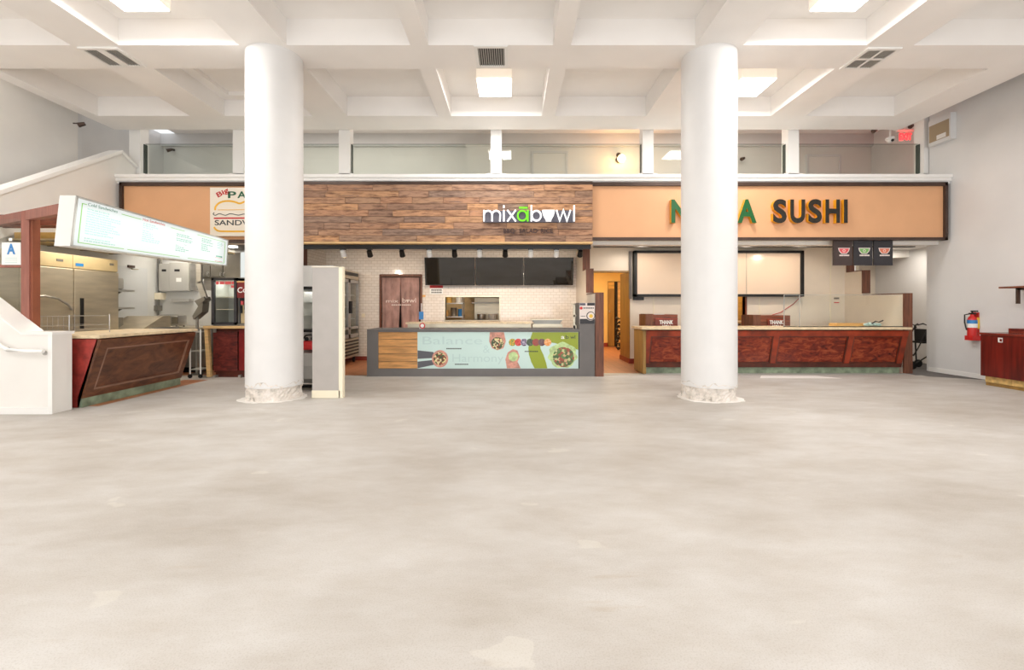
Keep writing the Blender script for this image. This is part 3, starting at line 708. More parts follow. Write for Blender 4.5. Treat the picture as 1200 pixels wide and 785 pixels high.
# reclaimed timber cladding, each plank its own piece
t = thing('wood_fascia', 'reclaimed wood plank sign band with white bowl logo', 'sign band', (fx(517), 9.5, fz(287)))
x0, x1, z0, z1 = fx(340), fx(694), fz(286), fz(217)
b = MB(); b.box(x0, x1, YF-.02, 9.72, z0+.02, z1+.06); part('backing_board', b, 'bronze', t)
b = MB(); b.box(x0, x1, YF-.06, YF-.02, z1, z1+.062); part('top_rail', b, 'bronze', t)
rows = 9; hh = (z1-z0-.04)/rows; rnd = random.Random(11)
for r in range(rows):
    x = x0
    while x < x1-.02:
        Lp = rnd.uniform(.5, 1.7); xe = min(x+Lp, x1)
        if x1-xe < .3: xe = x1
        dp = rnd.uniform(0, .012)
        b = MB(); b.box(x+.003, xe-.003, YF-.05-dp, YF-.02, z0+.04+hh*r+.003, z0+.04+hh*(r+1)-.003); part('plank', b, 'barn_wood', t)
        x = xe
b = MB(); b.box(x0, x1, YF-.07, 9.72, z0, z0+.04); part('bottom_board', b, 'light_wood', t)

# bowl logo: thin strokes, each letter its own piece
YL = YF-.07
t = thing('logo_sign', 'white and green illuminated bowl logo sign on the wood band', 'sign', (fx(620), YL, fz(262)))
zb, xh, th = fz(260.8), fz(247.6)-fz(260.8), .031
def arc(cx, cz, rx, rz, a0, a1, n=14): return [(cx+rx*math.cos(math.radians(a0+(a1-a0)*k/n)), cz+rz*math.sin(math.radians(a0+(a1-a0)*k/n))) for k in range(n+1)]
def glyph(strokes, m):
    b = MB()
    for s_ in strokes:
        pts, cl_ = s_ if isinstance(s_, tuple) else (s_, False)
        b.stroke(pts, th, (0, YL, 0), UX, UZ, NF, .03, .075, cl_)
    part('letter', b, m, t)
h2 = xh-th/2
a = [fx(567.6), fx(577), fx(586)]
r = (a[1]-a[0])/2
glyph([[(a[0], zb), (a[0], zb+xh)], [(a[0], zb+h2-r)]+arc(a[0]+r, zb+h2-r, r, r, 180, 0)+[(a[1], zb)], [(a[1], zb+h2-r)]+arc(a[1]+r, zb+h2-r, r, r, 180, 0)+[(a[2], zb)]], 'logo_white')
xi = fx(590.6); glyph([[(xi, zb), (xi, zb+xh)], [(xi, fz(244.5)-.012), (xi, fz(244.5)+.04)]], 'logo_white')
glyph([[(fx(594.6), zb), (fx(604.4), zb+xh)], [(fx(594.6), zb+xh), (fx(604.4), zb)]], 'logo_white')
cx, rr = fx(611.9), (fx(618.5)-fx(606.2))/2
glyph([(arc(cx, zb+xh/2, rr-th/2, h2-xh/2, 0, 342, 20), True), [(fx(618.2), zb), (fx(618.2), zb+xh)], [(fx(608.2), fz(245)), (fx(618), fz(245))]], 'logo_green')
cx = fx(628.2); glyph([(arc(cx, zb+xh/2, rr-th/2, h2-xh/2, 0, 342, 20), True), [(fx(622.4), zb), (fx(622.4), fz(242))]], 'logo_white')
b = MB(); cx = fx(642.2); w0 = fx(649.4)-cx
prof = [(-w0, xh)]+[(-w0*.96, xh*.8), (-w0*.82, xh*.5), (-w0*.55, xh*.22), (-w0*.42, xh*.14), (-w0*.42, 0), (w0*.42, 0), (w0*.42, xh*.14), (w0*.55, xh*.22), (w0*.82, xh*.5), (w0*.96, xh*.8), (w0, xh)]
b.prism([(cx+p, YL-.075, zb+q) for p, q in prof], (0, .045, 0)); part('letter', b, 'logo_white', t, label='white bowl shape standing for the letter o')
p = [fx(651.5), fx(655.2), fx(659.4), fx(663.6), fx(667.6)]; glyph([[(p[0], zb+xh), (p[1], zb+th*.4), (p[2], zb+xh), (p[3], zb+th*.4), (p[4], zb+xh)]], 'logo_white')
glyph([[(fx(671.8), zb), (fx(671.8), fz(242.3))]], 'logo_white')
b = MB(); b.box(fx(566.5), fx(673), YL-.03, YF-.03, zb-.012, fz(248)); part('backing_plate', b, 'silver_logo', t)
for ch, px in (('BBQ\u00b7', 590), ('SALAD\u00b7', 608.3), ('RICE', 633.5)):
    b = MB(); b.text(ch, fz(268.6)-fz(273.6), (fx(px), YF-.062, fz(273.6)), UX, UZ, NF, .025, .015); part('lettering', b, 'letter_brown', t)

# track lighting under the wood band
Yk = 9.58; kz = 2.69
t = thing('track_light', 'black lighting track with small spot heads under the wood band', 'track light', (X(520, Yk), Yk, kz))
b = MB(); b.box(X(356, Yk), X(692, Yk), Yk-.03, Yk+.03, kz-.06, kz+.03); part('rail', b, 'black', t)
for px, lit in ((402, 1), (433, 0), (471, 0), (503, 1), (532.5, 0), (562, 1), (592, 0), (622, 1), (652, 1), (680, 0)):
    x = X(px, Yk)
    b = MB(); b.box(x-.055, x+.055, Yk-.05, Yk+.04, kz-.075, kz-.03); part('adapter', b, 'black', t)
    b = MB(); b.cyl((x, Yk, kz-.06), (x, Yk, kz-.11), .014); b.cyl((x, Yk-.03, kz-.10), (x, Yk+.06, kz-.2), .05, .06, 14); hd = part('head', b, 'plastic_white' if lit else 'dark_metal', t, True)
    if lit:
        b = MB(); b.cyl((x, Yk+.052, kz-.192), (x, Yk+.065, kz-.206), .048, .048, 14); part('lens', b, 'lamp_warm', hd, True)
        spot('track_spot', (x, Yk+.1, kz-.25), (x, 11.9, .9), 46, (1, .83, .66), 110, .05)
for k, px in enumerate((759, 888, 955)):
    x = X(px, 9.95)
    t = thing('recessed_light', 'warm recessed downlight under the sushi sign, '+('left of the right column', 'first right of the column', 'second right of the column')[k], 'light', (x, 9.95, 2.82), 'warm downlights under the sushi sign')
    b = MB(); b.lathe((x, 9.95, 2.82), [(.075, -.006), (.10, -.006), (.11, 0)], 24); part('trim_ring', b, 'cream', t, True)
    b = MB(); b.cyl((x, 9.95, 2.82), (x, 9.95, 2.812), .07); part('lens', b, 'lamp_warm', t, True)
    spot('down_spot', (x, 9.97, 2.79), (x, 11.0, 1.2), 50, (1, .86, .72), 140, .06)
x = X(273, 9.9)
t = thing('recessed_light', 'white recessed downlight beside the far end of the lit menu', 'light', (x, 9.9, 2.72))
b = MB(); b.box(x-.45, x+.5, 9.75, 10.6, 2.73, 2.76); part('ceiling_pan', b, 'steel_dark', t)
b = MB(); b.cyl((x, 9.9, 2.73), (x, 9.9, 2.71), .09); part('lens', b, 'lamp_white', t, True)

# three hanging posters
Yq = 9.53
for px0, px1, mt, word, lab in ((976, 998.3, 'bowl_pink', 'pink', 'left'), (1000, 1021.8, 'bowl_green', 'green', 'middle'), (1023.4, 1045.5, 'bowl_orange', 'orange', 'right')):
    x0, x1, z0, z1 = X(px0, Yq), X(px1, Yq), Z(311, Yq), Z(281.8, Yq); xc = (x0+x1)/2+.02
    t = thing('hanging_poster', 'dark hanging poster with a '+word+' bowl icon, '+lab+' of three', 'poster', (xc, Yq, z0), 'bowl posters hanging below the sushi sign')
    b = MB(); b.box(x0, x1, Yq-.015, Yq+.015, z0, z1); part('board', b, 'poster_brown' if word == 'pink' else 'print_dark', t)
    O = (xc, Yq-.015, z0+.25); s = .115
    b = MB(); b.prism([(xc-1.0*s, Yq-.016, z0+.36), (xc-.85*s, Yq-.016, z0+.30), (xc-.45*s, Yq-.016, z0+.25), (xc+.45*s, Yq-.016, z0+.25), (xc+.85*s, Yq-.016, z0+.30), (xc+1.0*s, Yq-.016, z0+.36)], (0, -.003, 0)); part('bowl_icon', b, mt, t)
    b = MB(); b.stroke([(-s, .11), (-.85*s, .05), (-.45*s, 0), (.45*s, 0), (.85*s, .05), (s, .11)], .014, (xc, Yq-.015, z0+.25), UX, UZ, NF, .003, .006, True); part('bowl_outline', b, 'print_cream', t)
    b = MB(); b.stroke(arc(0, .058, .024, .024, 0, 340, 12), .01, (xc, Yq-.015, z0+.25), UX, UZ, NF, .003, .006, True); part('bowl_ring', b, 'print_cream', t)
    for k, (p0, p1) in enumerate(((-.095, -.02), (0, .1))):
        b = MB()
        q = p0
        while q < p1: b.box(xc+q, xc+q+.018, Yq-.019, Yq-.015, z0+.195, z0+.225); q += .023
        part('caption', b, 'print_cream', t)
    b = MB(); b.box(x0+.03, x0+.05, Yq-.005, Yq+.005, z1, 2.82).box(x1-.05, x1-.03, Yq-.005, Yq+.005, z1, 2.82); part('hanger', b, 'steel', t)

# ------------------------------------------------------------------ centre shop
Yc = 9.17
cx = lambda p: X(p, Yc); cz = lambda p: Z(p, Yc)
t = thing('service_counter', 'grey service counter with mint food graphic in the middle', 'counter', (cx(560), Yc+.3, 0))
b = MB(); b.box(cx(430), cx(679), Yc+.06, Yc+.72, 0, .91).box(cx(430), cx(443), Yc, Yc+.06, 0, .93).box(cx(443), cx(679), Yc, Yc+.06, 0, cz(432)).box(cx(443), cx(679), Yc, Yc+.06, cz(389), .93).box(cx(430), cx(679), Yc-.01, Yc+.76, .93, .955); part('body', b, 'grey_counter', t)
b = MB(); b.box(cx(679), cx(697), Yc, Yc+.72, 0, 1.49); part('end_post', b, 'grey_counter', t)
pz0, pz1 = cz(432), cz(389)
px_ = cx(443); ph = (pz1-pz0)/5
for r in range(5):
    b = MB(); b.box(cx(443)+.002, cx(489)-.002, Yc+.022-.006*(r % 2), Yc+.055, pz0+ph*r+.004, pz0+ph*(r+1)-.004); part('plank', b, 'light_plank', t) if 'light_plank' in MATS else part('plank', b, 'barn_wood', t)
b = MB(); b.box(cx(489), cx(678), Yc+.02, Yc+.06, pz0, pz1); part('graphic_panel', b, 'mint', t)
G = (0, Yc+.02, 0)
def gp(name, pts, m, d=.002, parent=t):
    b = MB(); b.prism([(cx(a), Yc+.02, cz(c)) for a, c in pts], (0, -d, 0)); return part(name, b, m, parent)
def disc(name, px, py, rp, m, d, ry=None, parent=None, n=28):
    ry = ry or rp; return gp(name, [(px+rp*math.cos(2*math.pi*k/n), py+ry*math.sin(2*math.pi*k/n)) for k in range(n)], m, d, parent or t)
for body, px, py, wpx in (('Balance', 495, 403.5, 70), ('&', 566, 413.5, 8), ('Harmony', 530, 424, 60)):
    b = MB(); b.text(body, .16, (cx(px), Yc+.02, cz(py)), UX, UZ, NF, .002, .0, cx(px+wpx)-cx(px)); part('printed_word', b, 'mint_letter', t, label='faint large word '+body)
ga = [(624, 389.5)]+[(621.5, 395), (620, 402), (619.2, 408), (619.5, 414), (621, 420), (624, 427), (626.5, 431.7), (642, 431.7), (640, 425), (637, 416), (633.6, 409), (633, 404), (636, 398), (644, 394), (677.8, 389.5)]
gp('green_swoosh', [(624, 389.3), (677.8, 389.3), (677.8, 410), (650, 402), (636, 400), (633, 404), (633.6, 409), (637, 416), (640, 425), (641.5, 431.8), (626.5, 431.8), (622.5, 424), (619.8, 415), (619.2, 408), (620.5, 400)], 'leaf_green', .0015)
gp('grey_sleeve', [(489.2, 410.6), (508, 412.6), (508, 419.6), (489.2, 420.6)], 'sleeve_print', .0015); gp('grey_sleeve', [(489.2, 423.8), (508, 421.8), (511, 427), (489.2, 431.6)], 'sleeve_print', .0015)
disc('printed_hands', 515.5, 420.5, 9.6, 'hand_print', .002, 10.2); disc('printed_bowl', 515.2, 420.4, 7.4, 'food_mix', .003)
gp('printed_hands', [(574, 389.3), (590.5, 389.3), (592.8, 400), (590, 408), (583, 410.5), (576.5, 408), (573.2, 400)], 'hand_print', .002); disc('printed_bowl', 582.8, 402.2, 7.2, 'food_mix', .003)
gp('printed_hands', [(594, 431.7), (592.2, 421), (595, 413), (601, 409), (606.5, 411), (609, 418), (606.5, 424), (610.2, 431.7)], 'hand_print', .002); disc('printed_cup', 601.5, 418, 5.6, 'pale_green', .003)
for k in range(7): disc('printed_ingredient', 600.5+6.9*k, 401.2, 4.3, 'ingredient_'+'abcdefg'[k], .0022+.0003*k)
n = 40; gp('printed_lettuce', [(659.5+(16.6+1.4*math.sin(9*k/n*2*math.pi))*math.cos(2*math.pi*k/n), 416.4+(15.0+1.0*math.sin(7*k/n*2*math.pi))*math.sin(2*math.pi*k/n)) for k in range(n)], 'pale_green', .0025)
disc('printed_salad', 660.5, 418.5, 12.6, 'food_big', .0035, 11.8)
b = MB(); b.text('mix', .07, (cx(649), Yc+.02, cz(397)), UX, UZ, NF, .003, .005, .12); part('printed_word', b, 'leaf_green', t) if 0 else b.bm.free()
b = MB(); b.text('a', .08, (cx(657.6), Yc+.02, cz(397)), UX, UZ, NF, .003, .01, .07); part('printed_word', b, 'label_white', t)
b = MB(); b.text('b', .075, (cx(663), Yc+.02, cz(397)), UX, UZ, NF, .003, .005, .06); b.text('wl', .075, (cx(668.5), Yc+.02, cz(397)), UX, UZ, NF, .003, .005, .1); part('printed_word', b, 'sign_ink', t)
for px, py, wpx in ((523, 409.2, 18), (533, 427.6, 16), (615, 412.5, 16)):
    b = MB(); q = 0
    while q < wpx: b.box(cx(px+q), cx(px+q+1.5), Yc+.017, Yc+.02, cz(py), cz(py)+.022); q += 2.0
    part('caption', b, 'sign_ink', t)
# poster on the post
t = thing('notice_poster', 'food poster with a round dish on the grey counter post', 'poster', (cx(688), Yc, cz(379)))
b = MB(); b.box(cx(679), cx(697), Yc-.012, Yc, cz(379.6), cz(354.8)); part('sheet', b, 'print_cream', t)
b = MB(); b.box(cx(688), cx(696.8), Yc-.016, Yc-.012, cz(358), cz(355)); part('header_band', b, 'print_dark', t)
b = MB(); b.box(cx(679.2), cx(686), Yc-.016, Yc-.012, cz(357.8), cz(355.2)); part('header_band', b, 'silver_logo', t)
b = MB(); b.box(cx(679.2), cx(696.8), Yc-.016, Yc-.012, cz(379.5), cz(373.6)); part('footer_band', b, 'print_dark', t)
for (px, py, rp, mt, d) in ((691.8, 370.3, 7.0 - .4, 'print_cream', .018), (692, 370, 5.6, 'print_dark', .02), (692.2, 370, 4.1, 'print_cream', .022), (692.4, 370.3, 2.2, 'print_yellow', .024), (680.9, 361, 1.7, 'red', .017)):
    b = MB(); rp = min(rp, 697-px) if mt != 'x' else rp
    b.prism([(cx(px)+rp*Yc/F*math.cos(2*math.pi*k/28), Yc-.012, cz(py)+rp*Yc/F*math.sin(2*math.pi*k/28)) for k in range(28)], (0, -(d-.012), 0)); part('printed_dish' if mt != 'red' else 'printed_dot', b, mt, t)
b = MB(); q = 683.5
while q < 696: b.box(cx(q), cx(q+1.1), Yc-.015, Yc-.012, cz(361.6), cz(360.2)); q += 1.6
q = 680.5
while q < 685: b.box(cx(q), cx(q+.9), Yc-.015, Yc-.012, cz(371), cz(370)); q += 1.4
part('caption', b, 'sign_ink', t)

# things on the centre counter
t = thing('prep_rail', 'long beige cutting board rail behind the grey counter', 'cutting board', (X(550, 10.05), 10.05, 0))
b = MB(); b.box(X(476, 10.0), X(622, 10.0), 9.95, 10.4, 1.03, 1.07); part('board', b, 'beige_top', t)
b = MB(); b.box(X(478, 10.0), X(622, 10.0), 9.97, 10.6, 0, 1.03); part('cabinet', b, 'steel_warm', t)
t = thing('steam_pan', 'dark steel serving well at the right end of the counter', 'food pan', (X(641, 10.1), 10.1, 1.03))
x0, x1 = X(624, 10.0), X(659, 10.0)
b = MB(); b.box(x0, x1, 10.0, 10.6, 0, 1.03); part('well_cabinet', b, 'steel_warm', t)
b = MB(); b.prism([(x0+.05, 10.02, 1.03), (x1-.05, 10.02, 1.03), (x1, 10.02, 1.12), (x0, 10.02, 1.12)], (0, .5, 0)); part('tray', b, 'steel_dark', t)
b = MB(); b.box(x0-.03, x1+.03, 10.0, 10.54, 1.115, 1.135); part('rim', b, 'steel_warm', t)
t = thing('glass_bracket', 'slim pale glass end bracket standing left of the grey counter post', 'bracket', (cx(675.5), Yc+.3, .955))
b = MB(); b.box(cx(674), cx(676.4), Yc+.28, Yc+.32, .955, 1.47).box(cx(672), cx(676.4), Yc+.28, Yc+.32, 1.45, 1.48).box(cx(673.5), cx(678), Yc+.28, Yc+.32, .955, 1.02).box(cx(673.2), cx(677.6), Yc+.28, Yc+.32, 1.2, 1.24); part('bracket', b, 'steel_warm', t)
b = MB(); b.box(cx(676.4), cx(678.6), Yc+.295, Yc+.305, .97, 1.46); part('pane', b, 'pane_glass', t)
x = cx(491.5)
t = thing('card_stand', 'thin counter stand with blue card left of the hatch', 'stand', (x, Yc+.2, .955))
b = MB(); b.cyl((x, Yc+.2, .955), (x, Yc+.2, 1.48), .008).cyl((x, Yc+.2, .955), (x, Yc+.2, .985), .045); part('pole', b, 'plastic_white', t, True)
b = MB(); b.box(x-.045, x+.045, Yc+.185, Yc+.195, 1.15, 1.31); part('card', b, 'blue', t)
b = MB(); b.cyl((x+.03, Yc+.14, 1.02), (x+.03, Yc+.15, 1.02), .06, n=20); part('sticker', b, 'red', t)
b = MB(); b.cyl((x+.03, Yc+.135, 1.02), (x+.03, Yc+.14, 1.02), .038, n=20); part('sticker_centre', b, 'label_white', t)

# back wall items of the centre shop
t = thing('door_curtain', 'split brown doorway curtain with the bowl logo', 'curtain', (X(470, 11.9), 11.9, 0))
def curtain(p0, p1, top0, top1, b0, b1, seed):
    b = MB(); n = 18; Yb = 11.9; rws = []
    for i in range(13):
        u = i/12; row = []
        for k in range(n+1):
            v = k/n; pa = p0+(b0-p0)*u**1.5; pb = p1+(b1-p1)*u**1.5
            row.append(b.bm.verts.new((X(pa+(pb-pa)*v, Yb), Yb-.02+.025*math.sin(seed+v*14)*(.3+u), 2.18-u*1.95)))
        rws.append(row)
    for a_, c_ in zip(rws, rws[1:]):
        for k in range(n): b.bm.faces.new([a_[k], a_[k+1], c_[k+1], c_[k]])
    o = part('curtain_half', b, 'curtain', t, True); mo = o.modifiers.new('thickness', 'SOLIDIFY'); mo.thickness = .006
mat('curtain', (166, 132, 124), .8, var=.2, scale=2.2, stretch=(3, 1, 1.2), detail=8, bump=.05)
curtain(447.6, 469.6, 0, 0, 448.4, 465.6, 1.0); curtain(469.7, 491.6, 0, 0, 471.6, 491, 2.3)
b = MB(); b.cyl((X(446, 11.9), 11.9, 2.19), (X(493.5, 11.9), 11.9, 2.19), .014); part('rod', b, 'bronze', t, True)
b = MB(); b.text('mix', .09, (X(452.5, 11.85), 11.85, Z(354.5, 11.85)), UX, UZ, NF, .004, .0, .32); b.text('b', .12, (X(471.6, 11.85), 11.85, Z(354.5, 11.85)), UX, UZ, NF, .004, 0, .09); b.text('wl', .12, (X(479.4, 11.85), 11.85, Z(354.5, 11.85)), UX, UZ, NF, .004, 0, .18)
b.prism([(X(475.8, 11.85), 11.85, Z(351, 11.85)), (X(477.3, 11.85), 11.85, Z(354.5, 11.85)), (X(478.2, 11.85), 11.85, Z(354.5, 11.85)), (X(479.6, 11.85), 11.85, Z(351, 11.85))], (0, -.004, 0))
q = 459
while q < 480: b.box(X(q, 11.85), X(q+1.6, 11.85), 11.846, 11.85, Z(358, 11.85), Z(356.6, 11.85)); q += 2.3
part('logo_print', b, 'print_cream', t)
b = MB(); b.box(X(446, 11.95)-.02, X(447, 11.95), 11.9, 12.1, 0, 2.26).box(X(493, 11.95), X(494, 11.95)+.02, 11.9, 12.1, 0, 2.26).box(X(446, 11.95), X(494, 11.95), 11.9, 12.1, 2.21, 2.27); struct('door_4', b, 'brown_wood')
b = MB(); b.box(X(440, 12.3), X(500, 12.3), 12.9, 12.95, 0, 2.6); struct('wall_dark', b, 'black')  # black sheet that paints the dark seen through the curtain slit
b = MB(); x0, x1, z0, z1 = X(522, Yt), X(585, Yt), Z(375, Yt), Z(348, Yt)
b.box(x0-.03, x0, Yt-.02, Yt+.17, z0-.03, z1+.03).box(x1, x1+.03, Yt-.02, Yt+.17, z0-.03, z1+.03).box(x0, x1, Yt-.02, Yt+.17, z1, z1+.03).box(x0, x1, Yt-.02, Yt+.17, z0-.03, z0); struct('window_1', b, 'steel_warm')
for k, (p0, p1) in enumerate(((497, 556), (557, 613.5), (614.5, 672.5))):
    x0, x1 = X(p0, 11.5), X(p1, 11.5); zt, zb_ = Z(301.5, 11.5), Z(334, 11.6)
    t = thing('menu_screen', ('left', 'middle', 'right')[k]+' of three switched-off wall screens above the hatch', 'screen', ((x0+x1)/2, 11.6, zb_), 'switched-off menu screens on the tiled wall')
    n_ = Vector((0, -math.cos(.17), -math.sin(.17))); v_ = Vector((0, -math.sin(.17), math.cos(.17))); O = Vector((x0, 11.66, zb_)); H_ = (zt-zb_)/math.cos(.17)
    b = MB(); b.slab(O, UX, v_, n_, 0, x1-x0, 0, H_, -.05, 0); part('casing', b, 'black', t)
    b = MB(); b.slab(O, UX, v_, n_, .015, x1-x0-.015, .02, H_-.015, 0, .004); part('glass', b, 'screen', t)
    b = MB(); b.slab(O, UX, v_, n_, (x1-x0)/2-.15, (x1-x0)/2+.15, H_*.3, H_*.7, -.09, -.05).box((x0+x1)/2-.05, (x0+x1)/2+.05, 11.68, 11.945, (zt+zb_)/2-.05, (zt+zb_)/2+.05); part('bracket', b, 'dark_metal', t)
t = thing('notice_sign', 'small red and white notice sign under the left screen', 'sign', (X(511, 11.93), 11.93, Z(345, 11.93)))
b = MB(); b.box(X(503.5, 11.93), X(519, 11.93), 11.94, 11.95, Z(344.6, 11.93), Z(334.5, 11.93)); part('plate', b, 'label_white', t)
b = MB(); b.box(X(503.5, 11.93), X(519, 11.93), 11.935, 11.94, Z(337.5, 11.93), Z(334.3, 11.93)); part('red_band', b, 'red', t)
b = MB()
for py in (340.6, 343.4):
    q = 505.5
    while q < 517: b.box(X(q, 11.93), X(q+1.4, 11.93), 11.935, 11.94, Z(py, 11.93), Z(py-1.6, 11.93)); q += 2.1
part('caption', b, 'black', t)
b = MB(); b.box(X(494.5, 11.93), X(498.5, 11.93), 11.94, 11.95, Z(348, 11.93), Z(345.5, 11.93)); tag(part('wall_tag', b, 'towel_gold'), 'tiny orange tag on the tiles right of the curtain', 'tag')
b = MB(); b.box(X(423.5, 11.93), X(427.5, 11.93), 11.935, 11.95, Z(372, 11.93), Z(367.5, 11.93)); tag(part('wall_outlet', b, 'cream'), 'cream wall outlet on the tiles beside the glass door refrigerator', 'outlet')
# kitchen things behind the hatch
t = thing('kitchen_hood', 'steel extraction hood in the kitchen behind the hatch', 'hood', (X(565, 14), 14.2, 0))
b = MB(); b.prism([(-1.38, 13.4, 1.72), (-1.38, 14.58, 1.72), (-1.38, 14.58, 2.2), (-1.38, 13.7, 2.2)], (2.2, 0, 0)); part('canopy', b, 'plywood', t)
b = MB(); b.box(-1.2, .4, 14.5, 14.58, .9, 1.7); part('back_panel', b, 'steel_warm', t)
b = MB(); b.box(-1.25, .3, 14.0, 14.5, 1.52, 1.56); part('shelf', b, 'steel_dark', t)
t = thing('cooking_range', 'steel cooking range below the kitchen hood', 'stove', (-.5, 14.1, 0))
b = MB(); b.box(-1.3, .5, 13.7, 14.48, 0, .95); part('body', b, 'steel', t)
b = MB(); b.box(-1.25, .45, 13.75, 14.45, .95, 1.0); part('grate', b, 'black', t)
t = thing('kitchen_rack', 'steel storage rack at the left of the hatch view', 'rack', (-1.9, 13.6, 0))
for z in (.6, 1.1, 1.5, 1.9):
    b = MB(); b.box(-2.4, -1.45, 13.4, 13.9, z, z+.03); part('shelf', b, 'steel', t)
for x, y in ((-2.38, 13.42), (-1.47, 13.42), (-2.38, 13.88), (-1.47, 13.88)):
    b = MB(); b.cyl((x, y, 0), (x, y, 2.0), .016, n=8); part('leg', b, 'steel', t, True)
for k, (x, z, r, h, m) in enumerate(((-2.25, 1.13, .09, .2, 'steel'), (-2.0, 1.13, .1, .16, 'towel_gold'), (-1.75, 1.13, .09, .24, 'steel_dark'), (-1.55, 1.13, .07, .2, 'blue'), (-2.2, 1.53, .1, .2, 'steel_dark'), (-1.9, 1.53, .1, .24, 'plywood'), (-1.6, 1.53, .09, .18, 'label_white'))):
    b = MB(); b.lathe((x, 13.6, z), [(r*.9, 0), (r, .02), (r, h), (r*1.08, h+.01), (r*1.08, h+.02)], 18)
    words_ = ['steel pot first on the middle rack shelf behind the hatch', 'gold tub second on the middle rack shelf behind the hatch', 'dark pot third on the middle rack shelf behind the hatch', 'blue tub on the middle rack shelf behind the hatch', 'dark pot on the upper rack shelf behind the hatch', 'wooden coloured tub on the upper rack shelf behind the hatch', 'white tub on the upper rack shelf behind the hatch']
    tag(part('pot', b, m, None, True), words_[k], 'pot', 'pots on the kitchen rack')
for k, (x, m) in enumerate((( -.95, 'steel'), (-.6, 'label_white'), (0.05, 'blue'))):
    b = MB(); b.lathe((x, 14.05, 1.0), [(.12, 0), (.13, .02), (.13, .17), (.145, .18), (.145, .19)], 20); tag(part('stock_pot', b, m, None, True), ('steel stock pot on the range behind the hatch', 'white stock pot on the range behind the hatch', 'blue pot on the range at the right of the hatch')[k], 'pot', 'pots on the range')
area('kitchen_tube', (-.8, 13.0, 2.85), 2.4, .3, 45, (1, .9, .75))  # added fill light for the hatch kitchen, no fixture seen

# glass door refrigerator at the left partition
t = thing('glass_door_refrigerator', 'tall two-door glass front refrigerator by the tiled left wall', 'refrigerator', (-4.4, 11.1, 0))
fx0, fx1, fy0, fy1 = -4.88, -3.96, 10.35, 11.75
b = MB(); b.box(fx0, fx0+.05, fy0, fy1, .16, 2.3).box(fx0, fx1-.06, fy0, fy0+.04, .16, 2.3).box(fx0, fx1-.06, fy1-.04, fy1, .16, 2.3).box(fx0, fx1-.02, fy0, fy1, 2.1, 2.3).box(fx0, fx1-.02, fy0, fy1, .16, .62); part('cabinet', b, 'steel_warm', t)
b = MB(); b.box(fx1-.02, fx1, fy0+.05, fy1-.08, 2.18, 2.26); part('light_strip', b, 'dark_metal', t)
for k in range(2):
    y0 = fy0+.02+k*.69; y1 = y0+.67
    b = MB(); b.box(fx1-.06, fx1, y0, y0+.06, .64, 2.08).box(fx1-.06, fx1, y1-.06, y1, .64, 2.08).box(fx1-.06, fx1, y0, y1, 2.0, 2.08).box(fx1-.06, fx1, y0, y1, .64, .74).box(fx1-.06, fx1, y0, y1, .86, .92); d = part('door', b, 'steel', t)
    b = MB(); b.box(fx1-.04, fx1-.03, y0+.06, y1-.06, .9, 2.0); part('glass', b, 'pane_glass', d)
    yh = y1-.03 if k == 0 else y0+.03
    b = MB(); b.box(fx1, fx1+.05, yh-.02, yh+.02, 1.25, 1.55, .008); part('handle', b, 'dark_metal', d)
for z in (1.1, 1.4, 1.7):
    b = MB(); b.box(fx0+.06, fx1-.1, fy0+.05, fy1-.05, z, z+.015); part('shelf', b, 'plastic_white', t)
for k in range(5):
    b = MB(); b.box(fx1-.02, fx1+.004, fy0+.03, fy1-.05, .22+.08*k, .255+.08*k); part('grille_slat', b, 'slat_dark', t)
for y in (fy0+.12, fy1-.12):
    for x in (fx0+.1, fx1-.1):
        b = MB(); b.cyl((x-.02, y, .06), (x+.02, y, .06), .06).box(x-.03, x+.03, y-.02, y+.02, .06, .16); part('caster', b, 'black', t)

# grey end panel and display case beside the left column
t = thing('display_case', 'open display case with tall grey end panel right of left column', 'display case', (-3.1, 7.3, 0))
b = MB(); b.box(-3.085, -2.655, 7.0, 7.08, .10, 2.02); part('end_panel', b, 'grey_panel', t)
b = MB(); b.box(-2.675, -2.615, 6.995, 7.09, 0, 2.025).box(-3.09, -2.66, 6.995, 7.085, 0, .115).box(-3.09, -2.62, 6.995, 7.085, 2.018, 2.03); part('edge_trim', b, 'cream', t)
b = MB(); b.box(-3.9, -3.02, 7.62, 8.05, 1.75, 2.1); part('top_housing', b, 'plastic_white', t)
b = MB(); b.box(-3.9, -3.02, 7.62, 8.05, 1.70, 1.75); part('dark_rail', b, 'black', t)
b = MB(); b.box(-3.9, -3.02, 7.62, 8.05, .98, 1.02); part('dark_rail', b, 'black', t)
b = MB(); b.box(-3.88, -3.04, 8.0, 8.04, 1.02, 1.70); part('back_mirror', b, 'steel', t)
area('case_lamp', (-3.45, 7.82, 1.68), .6, .2, 3, (1, .98, .95))  # fill light added to brighten the inside of the case
b = MB(); b.box(-3.88, -3.04, 7.63, 7.64, 1.02, 1.70); part('front_glass', b, 'pane_glass', t)
for z in (1.25, 1.48):
    b = MB(); b.box(-3.88, -3.04, 7.7, 8.0, z, z+.012); part('shelf', b, 'steel', t)
b = MB(); b.prism([(-3.9, 8.05, .16), (-3.9, 7.78, .10), (-3.9, 7.60, .2), (-3.9, 7.57, .42), (-3.9, 7.66, .62), (-3.9, 7.9, .66), (-3.9, 8.05, .66)], (.88, 0, 0)); part('curved_base', b, 'grey_box', t)
b = MB(); b.box(-3.9, -3.02, 7.95, 8.05, .66, .98); part('lower_back', b, 'steel', t)
b = MB(); b.tube([(-3.9, 7.75, .06), (-3.4, 7.7, .06), (-3.05, 7.62, .03)], .03); part('bumper', b, 'black', t, True)
t = thing('red_bag', 'red bag lying in the display case right of the left column', 'bag', (-3.48, 7.75, .66))
b = MB(); b.box(-3.62, -3.2, 7.66, 7.86, .67, .83, .05); part('body', b, 'bag_red', t, True)
